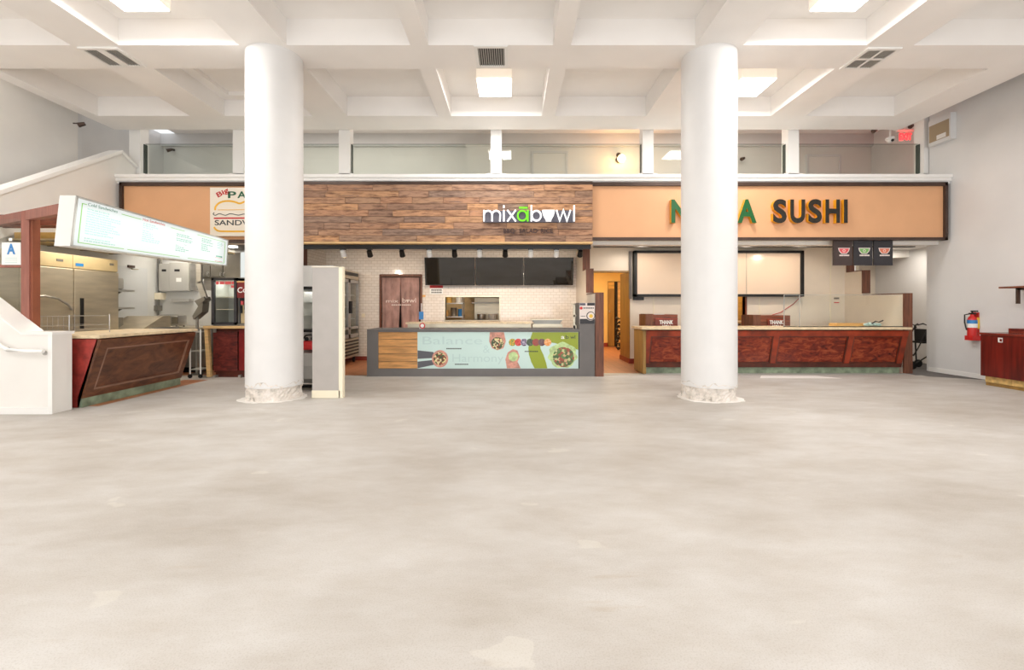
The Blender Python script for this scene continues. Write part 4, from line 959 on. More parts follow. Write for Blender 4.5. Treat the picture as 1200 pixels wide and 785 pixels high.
b = MB(); b.tube([(-3.6, 7.75, .83), (-3.52, 7.74, .92), (-3.42, 7.74, .93), (-3.36, 7.75, .83)], .014); b.ball((-3.5, 7.72, .86), .035); b.ball((-3.4, 7.72, .87), .03); part('black_handle', b, 'black', t, True)

# ------------------------------------------------------------------ sushi counter on the right
t = thing('sushi_counter', 'long panelled red wood counter under the sushi sign', 'counter', (5.4, 9.7, 0))
xa, xb = 2.78, 8.22
O = Vector((0, 9.60, .14)); tp = Vector((0, 9.40, .92)); v_ = (tp-O); Hc = v_.length; v_.normalize(); n_ = Vector((0, -v_.z, v_.y))
b = MB(); b.hexa([(xa, 9.63, .14), (xb, 9.63, .14), (xb, 10.1, .14), (xa, 10.1, .14), (xa, 9.43, .92), (xb, 9.43, .92), (xb, 10.1, .92), (xa, 10.1, .92)]); part('carcass', b, 'red_frame_wood', t)
b = MB(); b.slab(O, UX, v_, n_, xa, xb, Hc-.12, Hc, -.02, .03); part('top_rail', b, 'red_frame_wood', t)
b = MB(); b.slab(O, UX, v_, n_, xa, xb, 0, .09, -.02, .03); part('bottom_rail', b, 'dark_frame_wood', t)
edges = [X(p, 9.5) for p in (760, 834, 907, 994)]+[xb]
for k, e in enumerate([xa+.05]+edges[1:4]+[xb-.06]):
    b = MB(); b.slab(O, UX, v_, n_, e-.055, e+.055, .09, Hc-.12, -.02, .03); part('stile', b, 'red_frame_wood', t)
es = [xa+.05]+edges[1:4]+[xb-.06]
for k in range(4):
    b = MB(); b.slab(O, UX, v_, n_, es[k]+.055, es[k+1]-.055, .09, Hc-.12, -.02, .004); pn = part('panel', b, 'burl_red', t)
    b = MB(); u0, u1, w0_, w1_ = es[k]+.055, es[k+1]-.055, .09, Hc-.12
    for q in ((u0, u1, w0_, w0_+.022), (u0, u1, w1_-.022, w1_), (u0, u0+.022, w0_, w1_), (u1-.022, u1, w0_, w1_)): b.slab(O, UX, v_, n_, *q, 0, .022)
    part('moulding', b, 'dark_frame_wood', pn)
b = MB(); b.box(xa-.1, xb+.02, 9.33, 10.15, .94, .985); part('countertop', b, 'beige_top', t)
b = MB(); b.box(xa+.06, xb, 9.62, 9.7, 0, .14); part('toe_strip', b, 'green_marble', t)
b = MB(); b.box(xa-.06, xa, 9.40, 10.1, .02, .92); part('end_board', b, 'olive_door', t)
b = MB(); b.box(xa-.02, xa+.05, 9.56, 9.66, 0, .14); part('end_foot', b, 'light_wood', t)
# floor transition in front of the counter
b = MB(); b.box(1.86, 8.3, 9.33, 9.6, 0, .004); struct('trim_10', b, 'grey_box')
b = MB(); b.prism([(4.9, 8.95, 0), (6.5, 8.92, 0), (6.2, 9.25, 0), (5.1, 9.28, 0)], (0, 0, .002)); struct('trim_11', b, 'white_paint')
for p0, p1, lab in ((918.5, 935.5, 'narrow clear sneeze guard pane on the sushi counter'), (936.5, 1057, 'wide clear sneeze guard pane at right end of sushi counter')):
    t = thing('sneeze_guard', lab, 'glass panel', (X((p0+p1)/2, 9.55), 9.55, .985), 'glass panes on the sushi counter')
    b = MB(); b.box(X(p0, 9.55), X(p1, 9.55), 9.545, 9.555, 1.0, 1.66); part('pane', b, 'pane_glass', t)
    b = MB(); b.box(X(p0, 9.55), X(p1, 9.55), 9.53, 9.57, .985, 1.0); part('base_channel', b, 'black', t)
    b = MB(); b.box(X(p0, 9.55), X(p0+.7, 9.55), 9.543, 9.557, 1.0, 1.66).box(X(p0, 9.55), X(p1, 9.55), 9.544, 9.556, 1.655, 1.663); part('pane_edge', b, 'grey_box', t)
def bin_(p0, p1, pt, lab, tp0, tp1, tray):
    Yb = 10.3; x0, x1 = X(p0, Yb), X(p1, Yb); z1 = Z(pt, Yb)
    t = thing('waste_cabinet', lab, 'bin', ((x0+x1)/2, Yb+.3, 0), 'thank you waste bins behind the sushi counter')
    b = MB(); b.box(x0, x1, Yb, Yb+.55, 0, z1); part('body', b, 'wood_cabinet', t)
    b = MB(); b.box(x0-.01, x0+.16, Yb-.01, Yb+.4, .9, z1+.01); part('side_post', b, 'brown_wood', t)
    b = MB(); b.box(X(tp0, Yb), X(tp1, Yb), Yb-.03, Yb, .85, z1-.1); fp = part('flap', b, 'wood_flap', t)
    b = MB(); xm = (X(tp0, Yb)+X(tp1, Yb))/2; b.text('THANK', .085, (xm, Yb-.03, Z(379.6, Yb)), UX, UZ, NF, .005, .03, .31, 'C'); b.text('YOU', .085, (xm, Yb-.03, Z(385.2, Yb)), UX, UZ, NF, .005, .03, .19, 'C'); part('lettering', b, 'label_white', fp)
    b = MB(); b.box(X(tp0+.5, Yb), X(tp1, Yb), Yb-.035, Yb, z1-.11, z1-.085); part('flap_rail', b, 'red_frame_wood', t)
    if tray:
        b = MB(); b.box(X(tray[0], Yb), X(tray[1], Yb), Yb+.02, Yb+.3, z1-.05, z1+.01); part('tray', b, 'plastic_white', t)
mat('wood_flap', (116, 46, 32), .4, var=.1, scale=5)
bin_(757, 794, 368.5, 'brown waste bin reading THANK YOU left of the right column', 767, 793.5, (767, 779))
bin_(883, 926, 369.5, 'brown waste bin reading THANK YOU right of the right column', 899, 919, None)
# big whiteboard menu frame
Yw = 11.1
t = thing('menu_board', 'large blank white menu board in black frame on sushi wall', 'board', (X(843, Yw), 11.25, Z(348, Yw)))
x0, x1, z0, z1 = X(743.5, Yw), X(942.5, Yw), Z(347.5, Yw), Z(293.5, Yw)
b = MB(); b.box(x0+.03, x1-.03, Yw+.05, Yw+.08, z0+.03, z1-.03); part('panel', b, 'gloss_board', t) if 'gloss_board' in MATS else (mat('gloss_board', (236, 214, 190), .2), part('panel', b, 'gloss_board', t))
for q in ((x0, x0+.07, z0, z1), (x1-.07, x1, z0, z1), (x0, x1, z0, z0+.06), (x0, x1, z1-.06, z1)):
    b = MB(); b.box(q[0], q[1], Yw, Yw+.19, q[2], q[3]); part('frame_bar', b, 'black', t)
b = MB(); x = X(876, Yw); b.box(x-.005, x+.005, Yw+.045, Yw+.05, z0+.06, z1-.06); part('joint', b, 'steel_dark', t)
b = MB(); x = X(740.5, Yw); b.box(x-.03, x+.03, 11.22, 11.3, z0-.05, z1); tag(part('frame_conduit', b, 'grey_counter'), 'grey conduit beside the left edge of white menu board', 'conduit')
b = MB(); b.box(X(744, Yw), X(756, Yw), Yw+.1, Yw+.2, Z(351.5, Yw), Z(347.8, Yw)); tag(part('control_box', b, 'black'), 'small black box under left corner of the white menu board', 'box')
# hatch in the sushi wall with shelf
b = MB(); b.box(4.4, 6.6, Yr+.55, Yr+.6, .9, 2.2); struct('wall_hatch', b, 'plywood')
b = MB(); b.box(xp0-.03, xp0, Yr-.02, Yr+.14, 1.06, 1.74).box(xp1, xp1+.04, Yr-.02, Yr+.14, 1.06, 1.74).box(xp0, xp1, Yr-.02, Yr+.14, 1.7, 1.74); struct('window_2', b, 'wood_cabinet')
t = thing('hatch_shelf', 'wooden shelf under the yellow hatch right of the right column', 'shelf', (5.4, 11.2, 1.0))
b = MB(); b.box(xp0-.05, xp1+.14, Yr-.16, Yr, 1.0, 1.05); part('board', b, 'light_wood', t)
b = MB(); b.prism([(xp1+.06, Yr, 1.0), (xp1+.06, Yr-.14, 1.0), (xp1+.06, Yr, .82)], (.03, 0, 0)); part('bracket', b, 'steel_dark', t)
t = thing('microwave', 'dark framed oven inside the yellow hatch', 'oven', (5.4, 11.6, 1.1))
b = MB(); b.box(xp0+.1, xp1-.16, Yr+.2, Yr+.48, 1.24, 1.56); part('body', b, 'wood_cabinet', t)
b = MB(); b.box(xp0+.14, xp1-.2, Yr+.185, Yr+.2, 1.28, 1.52); part('window', b, 'towel_gold', t)
b = MB(); b.box(xp0+.1, xp1-.1, Yr+.18, Yr+.48, 1.06, 1.24); part('stand', b, 'food_big', t)
# small things on/behind the sushi counter
t = thing('crumpled_cloth', 'crumpled grey cloth behind the wide sneeze guard pane', 'cloth', (7.75, 9.75, .985))
b = MB(); rnd = random.Random(4)
for k in range(7): b.ball((7.62+.045*k, 9.78+rnd.uniform(-.05, .05), 1.02+rnd.uniform(0, .03)), .045, (1.2, 1, .8))
part('folds', b, 'mint_letter', t, True)
b = MB(); b.tube([(7.7, 9.7, 1.05), (7.8, 9.72, 1.1), (7.9, 9.75, 1.08), (7.95, 9.7, 1.12)], .012); part('dark_strap', b, 'print_dark', t, True)
b = MB(); b.box(X(975, 10.0), X(1016, 10.0), 9.85, 10.1, .985, 1.05); tag(part('cutting_board', b, 'towel_gold'), 'golden wooden cutting board behind the wide sneeze guard', 'cutting board')
t = thing('wall_cable', 'thin red cable hanging from the white menu board', 'cable', (X(910, 11.28), 11.28, 1.1))
b = MB(); b.tube([(X(938, 11.28), 11.28, Z(348, 11.28)), (X(930, 11.28), 11.28, Z(356, 11.28)), (X(915, 11.28), 11.28, Z(366, 11.28)), (X(905, 11.28), 11.28, Z(369, 11.28))], .008); part('cord', b, 'red', t, True)
t = thing('wall_switch', 'small switch plates on the sushi wall above the counter', 'switch', (X(980, 11.28), 11.29, 1.2))
b = MB(); b.box(X(978, 11.28), X(983.5, 11.28), 11.28, 11.3, Z(350.5, 11.28), Z(348.5, 11.28)); part('plate', b, 'steel_dark', t)
b = MB(); b.box(X(978, 11.28), X(983.5, 11.28), 11.28, 11.3, Z(355, 11.28), Z(354, 11.28)); part('plate', b, 'red', t)
# rollator in the passage
t = thing('walker', 'black folded rollator standing in the passage on the right', 'walker', (9.45, 10.4, 0))
b = MB()
for y in (10.25, 10.6):
    b.tube([(9.18, y, 1.0), (9.3, y, 1.03), (9.42, y, .98), (9.44, y, .5), (9.46, y, .08)], .016)
    b.tube([(9.42, y, .95), (9.2, y, .5), (9.08, y, .3)], .013)
    b.tube([(9.08, y, .09), (9.44, y, .32)], .014)
b.tube([(9.44, 10.25, .6), (9.44, 10.6, .6)], .014); part('frame', b, 'black', t, True)
for x, y in ((9.06, 10.25), (9.06, 10.6), (9.5, 10.25), (9.5, 10.6)):
    b = MB(); b.cyl((x, y-.015, .09), (x, y+.015, .09), .09, n=20); part('wheel', b, 'black', t, True)
for y in (10.25, 10.6):
    b = MB(); b.tube([(9.14, y, .93), (9.12, y, .99), (9.18, y, 1.02)], .02); part('brake_handle', b, 'dark_metal', t, True)
b = MB(); b.box(9.3, 9.52, 10.27, 10.58, .58, .62).box(9.40, 9.5, 10.27, 10.58, .62, .9); part('seat', b, 'black', t)
# black rack in the corridor
t = thing('corridor_rack', 'black wire rack at the end of the yellow corridor', 'rack', (X(725, 14.5), 14.5, 0))
b = MB(); x = X(725.5, 14.5)
for k in range(8): b.tube([(x-.1-.02*k % .05, 14.5, .1+.13*k), (x+.1, 14.55, .13+.13*k)], .02)
for k in range(9): b.ball((x-.02+.05*math.sin(k*2.1), 14.5, .08+.12*k), .055, (1, .6, .9))
b.cyl((x+.08, 14.5, 0), (x+.08, 14.5, 1.2), .02); part('wire_frame', b, 'black', t, True)
area('hatch_lamp', (5.5, 11.6, 2.0), .5, .2, 6, (1, .75, .4))  # added warm fill inside the closed hatch space
area('corridor_lamp', (2.9, 14.0, 2.84), .9, .9, 60, (1, .84, .55))  # added warm fill for the corridor, its source is unseen

# ------------------------------------------------------------------ right wall: extinguisher, shelf, cabinet
xe, ye = 9.06, 8.92
t = thing('fire_extinguisher', 'red fire extinguisher on the wall left of the red cabinet', 'extinguisher', (xe, ye, .78))
b = MB(); b.lathe((xe, ye, .78), [(.06, 0), (.075, .015), (.075, .36), (.06, .42), (.03, .45), (.03, .48)], 22); part('cylinder', b, 'red', t, True)
b = MB(); b.lathe((xe, ye, 1.0), [(.0765, 0), (.0765, .13)], 22); part('label_sheet', b, 'label_white', t, True)
b = MB(); b.lathe((xe, ye, 1.08), [(.077, 0), (.077, .07)], 22); part('label_band', b, 'blue', t, True)
b = MB(); b.box(xe-.02, xe+.02, ye-.06, ye+.05, 1.26, 1.29).box(xe-.015, xe+.015, ye-.1, ye+.02, 1.31, 1.335).cyl((xe, ye, 1.25), (xe, ye, 1.33), .015); part('valve_handle', b, 'dark_metal', t)
b = MB(); b.tube([(xe-.02, ye+.03, 1.27), (xe-.08, ye+.07, 1.25), (xe-.1, ye+.05, 1.1), (xe-.09, ye+.02, .95)], .012); part('hose', b, 'black', t, True)
b = MB(); b.box(xe-.07, 9.15, ye-.08, ye+.08, .75, .84).box(9.13, 9.15, ye-.05, ye+.05, .8, 1.3); part('wall_bracket', b, 'red', t)
b = MB(); b.box(xe+.04, xe+.085, ye-.05, ye-.06, .98, 1.2); part('inspection_tag', b, 'print_yellow', t)
t = thing('wall_shelf', 'thin dark wall shelf with bracket at the right edge', 'shelf', (9.0, 7.6, 1.7))
b = MB(); b.box(8.72, 9.15, 6.6, 8.12, 1.735, 1.765); part('board', b, 'wood_cabinet', t)
b = MB(); b.box(8.78, 8.82, 7.86, 7.9, 1.46, 1.735).box(8.78, 9.15, 7.86, 7.9, 1.70, 1.735); part('bracket', b, 'bronze', t)
t = thing('base_cabinet', 'dark red wood cabinet against the right wall', 'cabinet', (8.8, 7.5, 0))
b = MB(); b.box(8.48, 9.13, 6.4, 8.2, .17, .91); part('body', b, 'mahogany', t)
b = MB(); b.box(8.455, 9.14, 6.38, 8.225, .91, .945); part('top', b, 'mahogany_top', t)
b = MB(); b.box(8.72, 9.13, 6.38, 7.96, .945, 1.03); part('upstand', b, 'mahogany', t)
b = MB(); b.box(8.715, 8.725, 6.4, 7.94, .955, .985); part('upstand_trim', b, 'mahogany_top', t)
for k in range(4):
    b = MB(); y0 = 6.45+.43*k; b.box(8.53, 8.56, y0+.004, y0+.426, .06, .17); part('toe_board', b, 'toe_wood', t)
b = MB(); b.box(8.545, 9.1, 6.45, 8.17, 0, .06); part('plinth', b, 'olive_door', t)
b = MB(); b.box(8.56, 9.1, 6.45, 8.17, .06, .17); part('toe_box', b, 'wood_cabinet', t)
b = MB(); b.box(8.472, 8.48, 7.83, 7.90, .79, .87); lk = part('lock_plate', b, 'plastic_white', t)
b = MB(); b.box(8.468, 8.472, 7.835, 7.87, .805, .85); part('lock_slot', b, 'mahogany', lk)

# ------------------------------------------------------------------ sandwich shop on the left
# low stair wall with handrail
b = MB(); b.prism([(-6.03, 5.94, 0), (-6.03, 5.94, 1.04), (-6.42, 5.94, 1.04), (-8.6, 5.94, 2.72), (-8.6, 5.94, 0)], (0, .27, 0)); lw = struct('wall_stair_low', b, 'white_paint')
b = MB(); b.prism([(-6.01, 5.925, 1.04), (-6.01, 5.925, 1.075), (-6.43, 5.925, 1.075), (-8.6, 5.925, 2.755), (-8.6, 5.925, 2.72), (-6.42, 5.925, 1.04)], (0, .3, 0)); part('wall_cap', b, 'trim_white', lw)
b = MB(); b.box(-8.6, -6.06, 5.925, 5.94, 0, .09).box(-6.075, -6.02, 5.93, 5.94, 0, 1.04); part('base_trim', b, 'trim_white', lw)
t = thing('handrail', 'white round handrail on the low stair wall at left', 'handrail', (-6.5, 5.86, .83))
b = MB(); b.tube([(-6.06, 5.86, .83), (-6.3, 5.86, .835), (-6.52, 5.86, .85), (-6.62, 5.86, .9), (-8.4, 5.86, 2.3)], .024, 12); part('rail', b, 'trim_white', t, True)
for x, z in ((-6.12, .83), (-6.6, .88)):
    b = MB(); b.cyl((x, 5.86, z), (x, 5.94, z-.03), .013).cyl((x, 5.932, z-.03), (x, 5.94, z-.03), .03); part('bracket', b, 'steel', t, True)
# timber framed glass screen and header beam
def along(p, q, s): return Vector(p)+(Vector(q)-Vector(p))*s
t = thing('glass_screen', 'red framed glass screen with grade card above stair wall', 'screen', (-6.66, 6.26, 1.0))
b = MB(); b.box(-6.74, -6.63, 6.22, 6.32, 1.0, 2.72); part('post', b, 'red_post', t)
b = MB(); b.box(-6.63, -6.60, 6.24, 6.34, 1.0, 2.72); part('post_return', b, 'post_brown', t)
b = MB(); b.prism([(-7.6, 6.65, 2.60), (-5.70, 5.76, 2.60), (-5.70, 5.76, 2.73), (-7.6, 6.65, 2.73)], (.03, .08, 0)); part('header_beam', b, 'red_post', t)
b = MB(); b.prism([(-6.63, 6.22, 1.02), (-6.63, 6.22, 1.12), (-8.0, 6.22, 2.14), (-8.0, 6.22, 2.04)], (0, .08, 0)); part('sloped_rail', b, 'red_post', t)
b = MB(); b.box(-8.0, -6.74, 6.24, 6.30, Z(313.5, 6.26), Z(310, 6.26)); part('mid_rail', b, 'red_post', t)
b = MB(); b.prism([(-6.74, 6.27, 1.15), (-6.74, 6.27, 2.62), (-7.8, 6.27, 2.62), (-7.8, 6.27, 1.98)], (0, .008, 0)); part('pane', b, 'pane_glass', t)
t = thing('grade_card', 'white health grade card with a blue letter A', 'card', (X(13, 6.2), 6.22, Z(310, 6.22)))
x0, x1 = X(1.5, 6.22), X(23.8, 6.22); z0, z1 = Z(310.2, 6.22), Z(284, 6.22)
b = MB(); b.box(x0, x1, 6.225, 6.235, z0, z1); part('sheet', b, 'label_white', t)
b = MB(); b.text('A', .135, ((x0+x1)/2, 6.225, Z(297.5, 6.22)), UX, UZ, NF, .003, .035, .115, 'C'); part('lettering', b, 'card_blue', t)
b = MB()
for k in range(3): b.box(x0+.05, x1-.05, 6.222, 6.225, z0+.03+.03*k, z0+.036+.03*k)
part('caption', b, 'mint_letter', t)
b = MB(); b.box(X(10, 6.22), X(13.5, 6.22), 6.222, 6.228, z1+.02, z1+.06); part('tape', b, 'label_white', t)
# sandwich counter
t = thing('sandwich_counter', 'dark panelled sandwich counter with red end at left', 'counter', (-6.2, 7.3, 0))
ya, yb = 6.32, 8.22
O = Vector((-6.03, 0, .13)); tp = Vector((-5.76, 0, .955)); v_ = tp-O; Hs = v_.length; v_.normalize(); n_ = Vector((v_.z, 0, -v_.x)); UYm = Vector((0, 1, 0))
b = MB(); b.hexa([(-6.9, ya+.02, .0), (-6.06, ya+.02, 0), (-6.06, yb, 0), (-6.9, yb, 0), (-6.9, ya+.02, .955), (-5.79, ya+.02, .955), (-5.79, yb, .955), (-6.9, yb, .955)]); part('carcass', b, 'dark_frame_wood', t)
b = MB(); b.prism([(-6.75, ya, .0), (-6.04, ya, 0), (-6.01, ya, .13), (-5.775, ya, .955), (-6.75, ya, .955)], (0, .02, 0)); part('end_panel', b, 'red_laminate', t)
b = MB(); b.box(-6.2, -6.165, ya-.025, ya, 0, .95); part('corner_strip', b, 'dark_frame_wood', t)  # dark strip painting the shaded gap beside the red end panel
for q in ((ya, yb, Hs-.13, Hs), (ya, yb, 0, .11), (ya, ya+.14, .11, Hs-.13), (yb-.10, yb, .11, Hs-.13)):
    b = MB(); b.slab(O, UYm, v_, n_, *q, -.03, .03); part('frame_board', b, 'burl_brown', t)
u0, u1, w0_, w1_ = ya+.14, yb-.10, .11, Hs-.13
b = MB(); b.slab(O, UYm, v_, n_, u0, u1, w0_, w1_, -.03, .008); pn = part('panel', b, 'burl_brown', t)
for q in ((u0, u1, w0_, w0_+.025), (u0, u1, w1_-.025, w1_), (u0, u0+.025, w0_, w1_), (u1-.025, u1, w0_, w1_)):
    b = MB(); b.slab(O, UYm, v_, n_, *q, 0, .03); part('moulding', b, 'moulding_tan', pn) if 'moulding_tan' in MATS else (mat('moulding_tan', (150, 112, 92), .35, var=.1, scale=6), part('moulding', b, 'moulding_tan', pn))
b = MB(); b.box(-6.95, -5.72, ya-.04, yb+.03, .965, 1.01, .008); part('countertop', b, 'beige_top', t)
b = MB(); b.box(-6.06, -6.0, ya, yb-.02, 0, .13); part('toe_strip', b, 'green_marble', t)
b = MB(); b.box(-6.3, -5.86, ya+.1, yb+.5, 0, .004); struct('trim_12', b, 'quarry_tile')
# lit menu sign
t = thing('menu_sign', 'long lit white menu sign hanging over the sandwich counter', 'sign', (-5.55, 7.1, 2.17))
A = Vector((-5.45, 5.65, 0)); Bv = Vector((-5.45, 8.68, 0)); Ls = (Bv-A).length
def mp_(y, z0_=None): s = (y-A.y)/Ls; return s
zt0, zt1, zb0, zb1 = 2.795, 2.69, 2.165, 2.19
top0, top1 = Vector((-5.44, 5.65, zt0)), Vector((-5.44, 8.68, zt1)); bot0, bot1 = Vector((-5.52, 5.66, zb0)), Vector((-5.47, 8.68, zb1))
bk = Vector((-.2, 0, 0))
b = MB(); b.hexa([bot0+bk, bot0, bot1, bot1+bk, top0+bk, top0, top1, top1+bk]); part('housing', b, 'plastic_white', t)
def sp_(u, v, d=0.0):
    """point on the sign face: u along the sign 0..1, v up 0..1"""
    lo = bot0.lerp(bot1, u); hi = top0.lerp(top1, u); nn = (bot1-bot0).cross(hi-lo).normalized(); nn = nn if nn.x > 0 else -nn
    return lo.lerp(hi, v)+nn*d
def fq(b, u0, u1, v0, v1, d0, d1):
    b.hexa([sp_(u0, v0, d1), sp_(u1, v0, d1), sp_(u1, v0, d0), sp_(u0, v0, d0), sp_(u0, v1, d1), sp_(u1, v1, d1), sp_(u1, v1, d0), sp_(u0, v1, d0)])
b = MB(); fq(b, .008, .992, .03, .96, 0, .006); fc = part('face', b, 'menu_glow', t)
b = MB()
for q in ((0, 1, 0, .03), (0, 1, .96, 1.0), (0, .008, 0, 1), (.992, 1, 0, 1)): fq(b, *q, 0, .014)
part('frame', b, 'grey_box', t)
b = MB()
for q in ((.03, .05, .872, .886), (.22, .33, .872, .886), (.52, .62, .872, .886), (.72, .97, .872, .886), (.03, .25, .085, .099), (.27, .6, .085, .099), (.66, .97, .085, .099), (.028, .0315, .085, .886), (.968, .972, .085, .886)): fq(b, *q, .006, .008)
part('border_line', b, 'menu_line', t)
ud, vd = (sp_(1, .5)-sp_(0, .5)).normalized(), (sp_(0, 1)-sp_(0, 0)).normalized(); nd = sp_(.5, .5, 1)-sp_(.5, .5, 0)
for body, u, wd, mt in (('Cold Sandwiches', .055, .43, 'menu_ink_dark'), ('Hot Sandwiches', .34, .42, 'menu_red'), ('Cold Sandwiches', .63, .26, 'menu_ink')):
    if u > .6: continue
    b = MB(); b.text(body, .04, sp_(u, .865, .006), ud, vd, nd, .002, .0, wd); part('heading', b, mt, t)
rnd = random.Random(3)
for u0, n0, wmax in ((.055, 14, .17), (.345, 9, .11), (.565, 11, .12), (.76, 8, .10), (.90, 4, .05)):
    b = MB()
    for r in range(n0):
        v = .80-.05*r-(.03 if (r > 2 and u0 > .3) else 0); u = u0; ue = u0+rnd.uniform(.45, 1)*wmax
        if rnd.random() < .08: continue
        while u < ue:
            wl_ = rnd.uniform(.006, .02); fq(b, u, min(u+wl_, ue+.004), v-.011, v+.011, .006, .0075); u += wl_+.004
    part('menu_text', b, 'menu_ink_dark' if u0 in (.565, .76) else 'menu_ink', t)['kind'] = 'stuff'
b = MB(); fq(b, .885, .955, .12, .135, .006, .008); fq(b, .885, .955, .25, .258, .006, .008); part('menu_logo', b, 'menu_red', t)
b = MB(); b.text('PAPA', .05, sp_(.893, .28, .006), ud, vd, nd, .002, .0, .16) if 0 else fq(b, .893, .95, .28, .33, .006, .0075); part('menu_logo', b, 'menu_ink_dark', t)
for y in (7.7, 8.4):
    b = MB(); b.box(-6.0, -5.66, y, y+.04, 2.54, 2.58); part('hanger_arm', b, 'plastic_white', t)
area('menu_light', (-5.40, 7.1, 2.45), 2.8, .45, 8, (.93, 1, .96), (math.radians(90), 0, math.radians(90)))
# small lit board behind the left column
t = thing('menu_sign', 'small pale green lit board just left of the left column', 'sign', (-5.3, 9.6, 2.0))
b = MB(); b.box(X(281.5, 9.6), -4.95, 9.6, 9.66, Z(326, 9.6), Z(294.5, 9.6)); part('casing', b, 'grey_box', t)
b = MB(); b.box(X(282.3, 9.6), -4.97, 9.59, 9.6, Z(325, 9.6), Z(295.5, 9.6)); part('face', b, 'menu_glow', t)
b = MB(); b.box(-5.25, -5.22, 9.62, 9.65, Z(294.5, 9.6), 2.885); part('hanger', b, 'steel', t)
# refrigerator
t = thing('steel_refrigerator', 'tall two-door steel refrigerator behind the sandwich counter', 'refrigerator', (-7.95, 8.0, 0))
fx_ = -7.62; y0, y1, ym = 7.0, 8.72, 7.83
b = MB(); b.box(-8.29, fx_, y0, y1, .12, 2.31); part('cabinet', b, 'steel_warm', t)
b = MB(); b.box(fx_, fx_+.03, y0, ym-.005, 2.08, 2.30); part('header_panel', b, 'steel_tan', t) if 'steel_tan' in MATS else (mat('steel_tan', (216, 196, 152), .4, .4, var=.04, scale=3), part('header_panel', b, 'steel_tan', t))
b = MB(); b.box(fx_, fx_+.03, ym+.005, y1, 2.08, 2.30); part('header_panel', b, 'steel_tan', t)
for k, (a_, c_) in enumerate(((y0, ym-.01), (ym+.01, y1))):
    b = MB(); b.box(fx_, fx_+.05, a_, c_, .2, 2.06, .008); d = part('door', b, 'steel_warm', t)
    if k == 0:
        b = MB(); b.tube([(fx_+.06, a_+.1, 1.56), (fx_+.1, a_+.3, 1.58), (fx_+.11, a_+.5, 1.54), (fx_+.1, a_+.68, 1.44), (fx_+.06, c_-.04, 1.36)], .018); part('handle', b, 'steel', d, True)
    else:
        b = MB(); b.box(fx_+.05, fx_+.065, a_+.10, a_+.16, 1.02, 1.56); part('handle', b, 'black', d)
b = MB(); b.box(fx_+.03, fx_+.036, 7.55, 7.66, 2.17, 2.21); part('display', b, 'steel_dark', t)
b = MB(); b.box(fx_+.03, fx_+.036, 7.88, 8.02, 2.12, 2.17); part('display', b, 'blue', t)
b = MB(); b.box(fx_+.03, fx_+.036, 8.55, 8.63, 2.19, 2.23); part('badge', b, 'steel_dark', t)
for x, y in ((-8.2, 7.1), (-7.7, 7.1), (-8.2, 8.6), (-7.7, 8.6)):
    b = MB(); b.cyl((x, y, 0), (x, y, .12), .03); part('foot', b, 'black', t)
# wire racks standing on the sandwich counter, in front of the refrigerator
t = thing('wire_basket', 'chrome wire rack on the counter in front of steel refrigerator', 'rack', (-6.6, 6.75, 1.01))
for z in (1.06, 1.13, 1.27):
    b = MB(); b.tube([(-6.9, 6.5, z), (-6.35, 6.5, z), (-6.35, 7.15, z), (-6.9, 7.15, z), (-6.9, 6.5, z)], .004, 6); part('wire', b, 'steel', t, True)
for x, y in ((-6.9, 6.5), (-6.35, 6.5), (-6.35, 7.15), (-6.9, 7.15)):
    b = MB(); b.cyl((x, y, 1.01), (x, y, 1.29), .006, n=8); part('upright', b, 'steel', t)
b = MB()
for k in range(8): b.cyl((-6.9+.078*k, 6.5, 1.06), (-6.9+.078*k, 6.5, 1.27), .0025, n=6)
part('wire', b, 'steel', t)
# side wall shelves, wall fittings
for z, lab in ((1.72, 'upper steel wall shelf right of the steel refrigerator'), (1.36, 'lower steel wall shelf right of the steel refrigerator')):
    t = thing('steel_shelf', lab, 'shelf', (-8.1, 9.3, z), 'steel shelves on the sandwich kitchen wall')
    b = MB(); b.box(-8.3, -7.95, 8.8, 9.55, z, z+.04); part('board', b, 'steel', t)
    b = MB(); b.prism([(-8.3, 9.3, z), (-8.02, 9.3, z), (-8.3, 9.3, z-.15)], (0, .03, 0)); part('bracket', b, 'steel_dark', t)
b = MB(); b.box(-8.26, -8.0, 8.85, 9.35, 1.765, 2.0, .03); tag(part('appliance_box', b, 'grey_box', None, True), 'rounded grey box on the upper steel wall shelf', 'box')
b = MB(); b.box(-8.3, -8.288, 9.3, 10.3, .9, 2.28); tag(part('wall_sheet', b, 'grey_sheet') if 'grey_sheet' in MATS else (mat('grey_sheet', (204, 206, 206), .4), part('wall_sheet', b, 'grey_sheet'))[1], 'pale grey sheet panel on the sandwich kitchen side wall', 'panel')
t = thing('closer_arm', 'brass coloured door closer high on kitchen side wall', 'door closer', (-8.27, 9.85, 2.25))
b = MB(); b.box(-8.288, -8.25, 9.76, 9.92, 2.26, 2.31); part('body', b, 'bronze', t)
b = MB(); b.tube([(-8.24, 9.8, 2.25), (-8.18, 9.75, 2.22), (-8.25, 10.0, 2.24)], .01); part('arm', b, 'steel_warm', t, True)
Yk2 = 10.62
def wbox(p0, p1, q0, q1, dep, m, name, par):
    b = MB(); b.box(X(p0, Yk2), X(p1, Yk2), 10.648-dep, 10.648, Z(q1, Yk2), Z(q0, Yk2)); return part(name, b, m, par)
t = thing('electrical_panel', 'grey double electrical panel on the sandwich kitchen wall', 'electrical box', (X(211, Yk2), 10.6, Z(341, Yk2)))
wbox(190.5, 202.5, 309.5, 341, .14, 'grey_box', 'left_box', t); wbox(203, 225.5, 308.5, 341, .15, 'grey_box', 'right_box', t); wbox(225.5, 232, 308.5, 340.5, .10, 'steel', 'side_duct', t)
wbox(194, 199, 316, 318.6, .145, 'black', 'latch', t); wbox(209, 215, 316, 318.6, .155, 'black', 'latch', t); wbox(211, 217, 326, 330.5, .153, 'label_white', 'sticker', t)
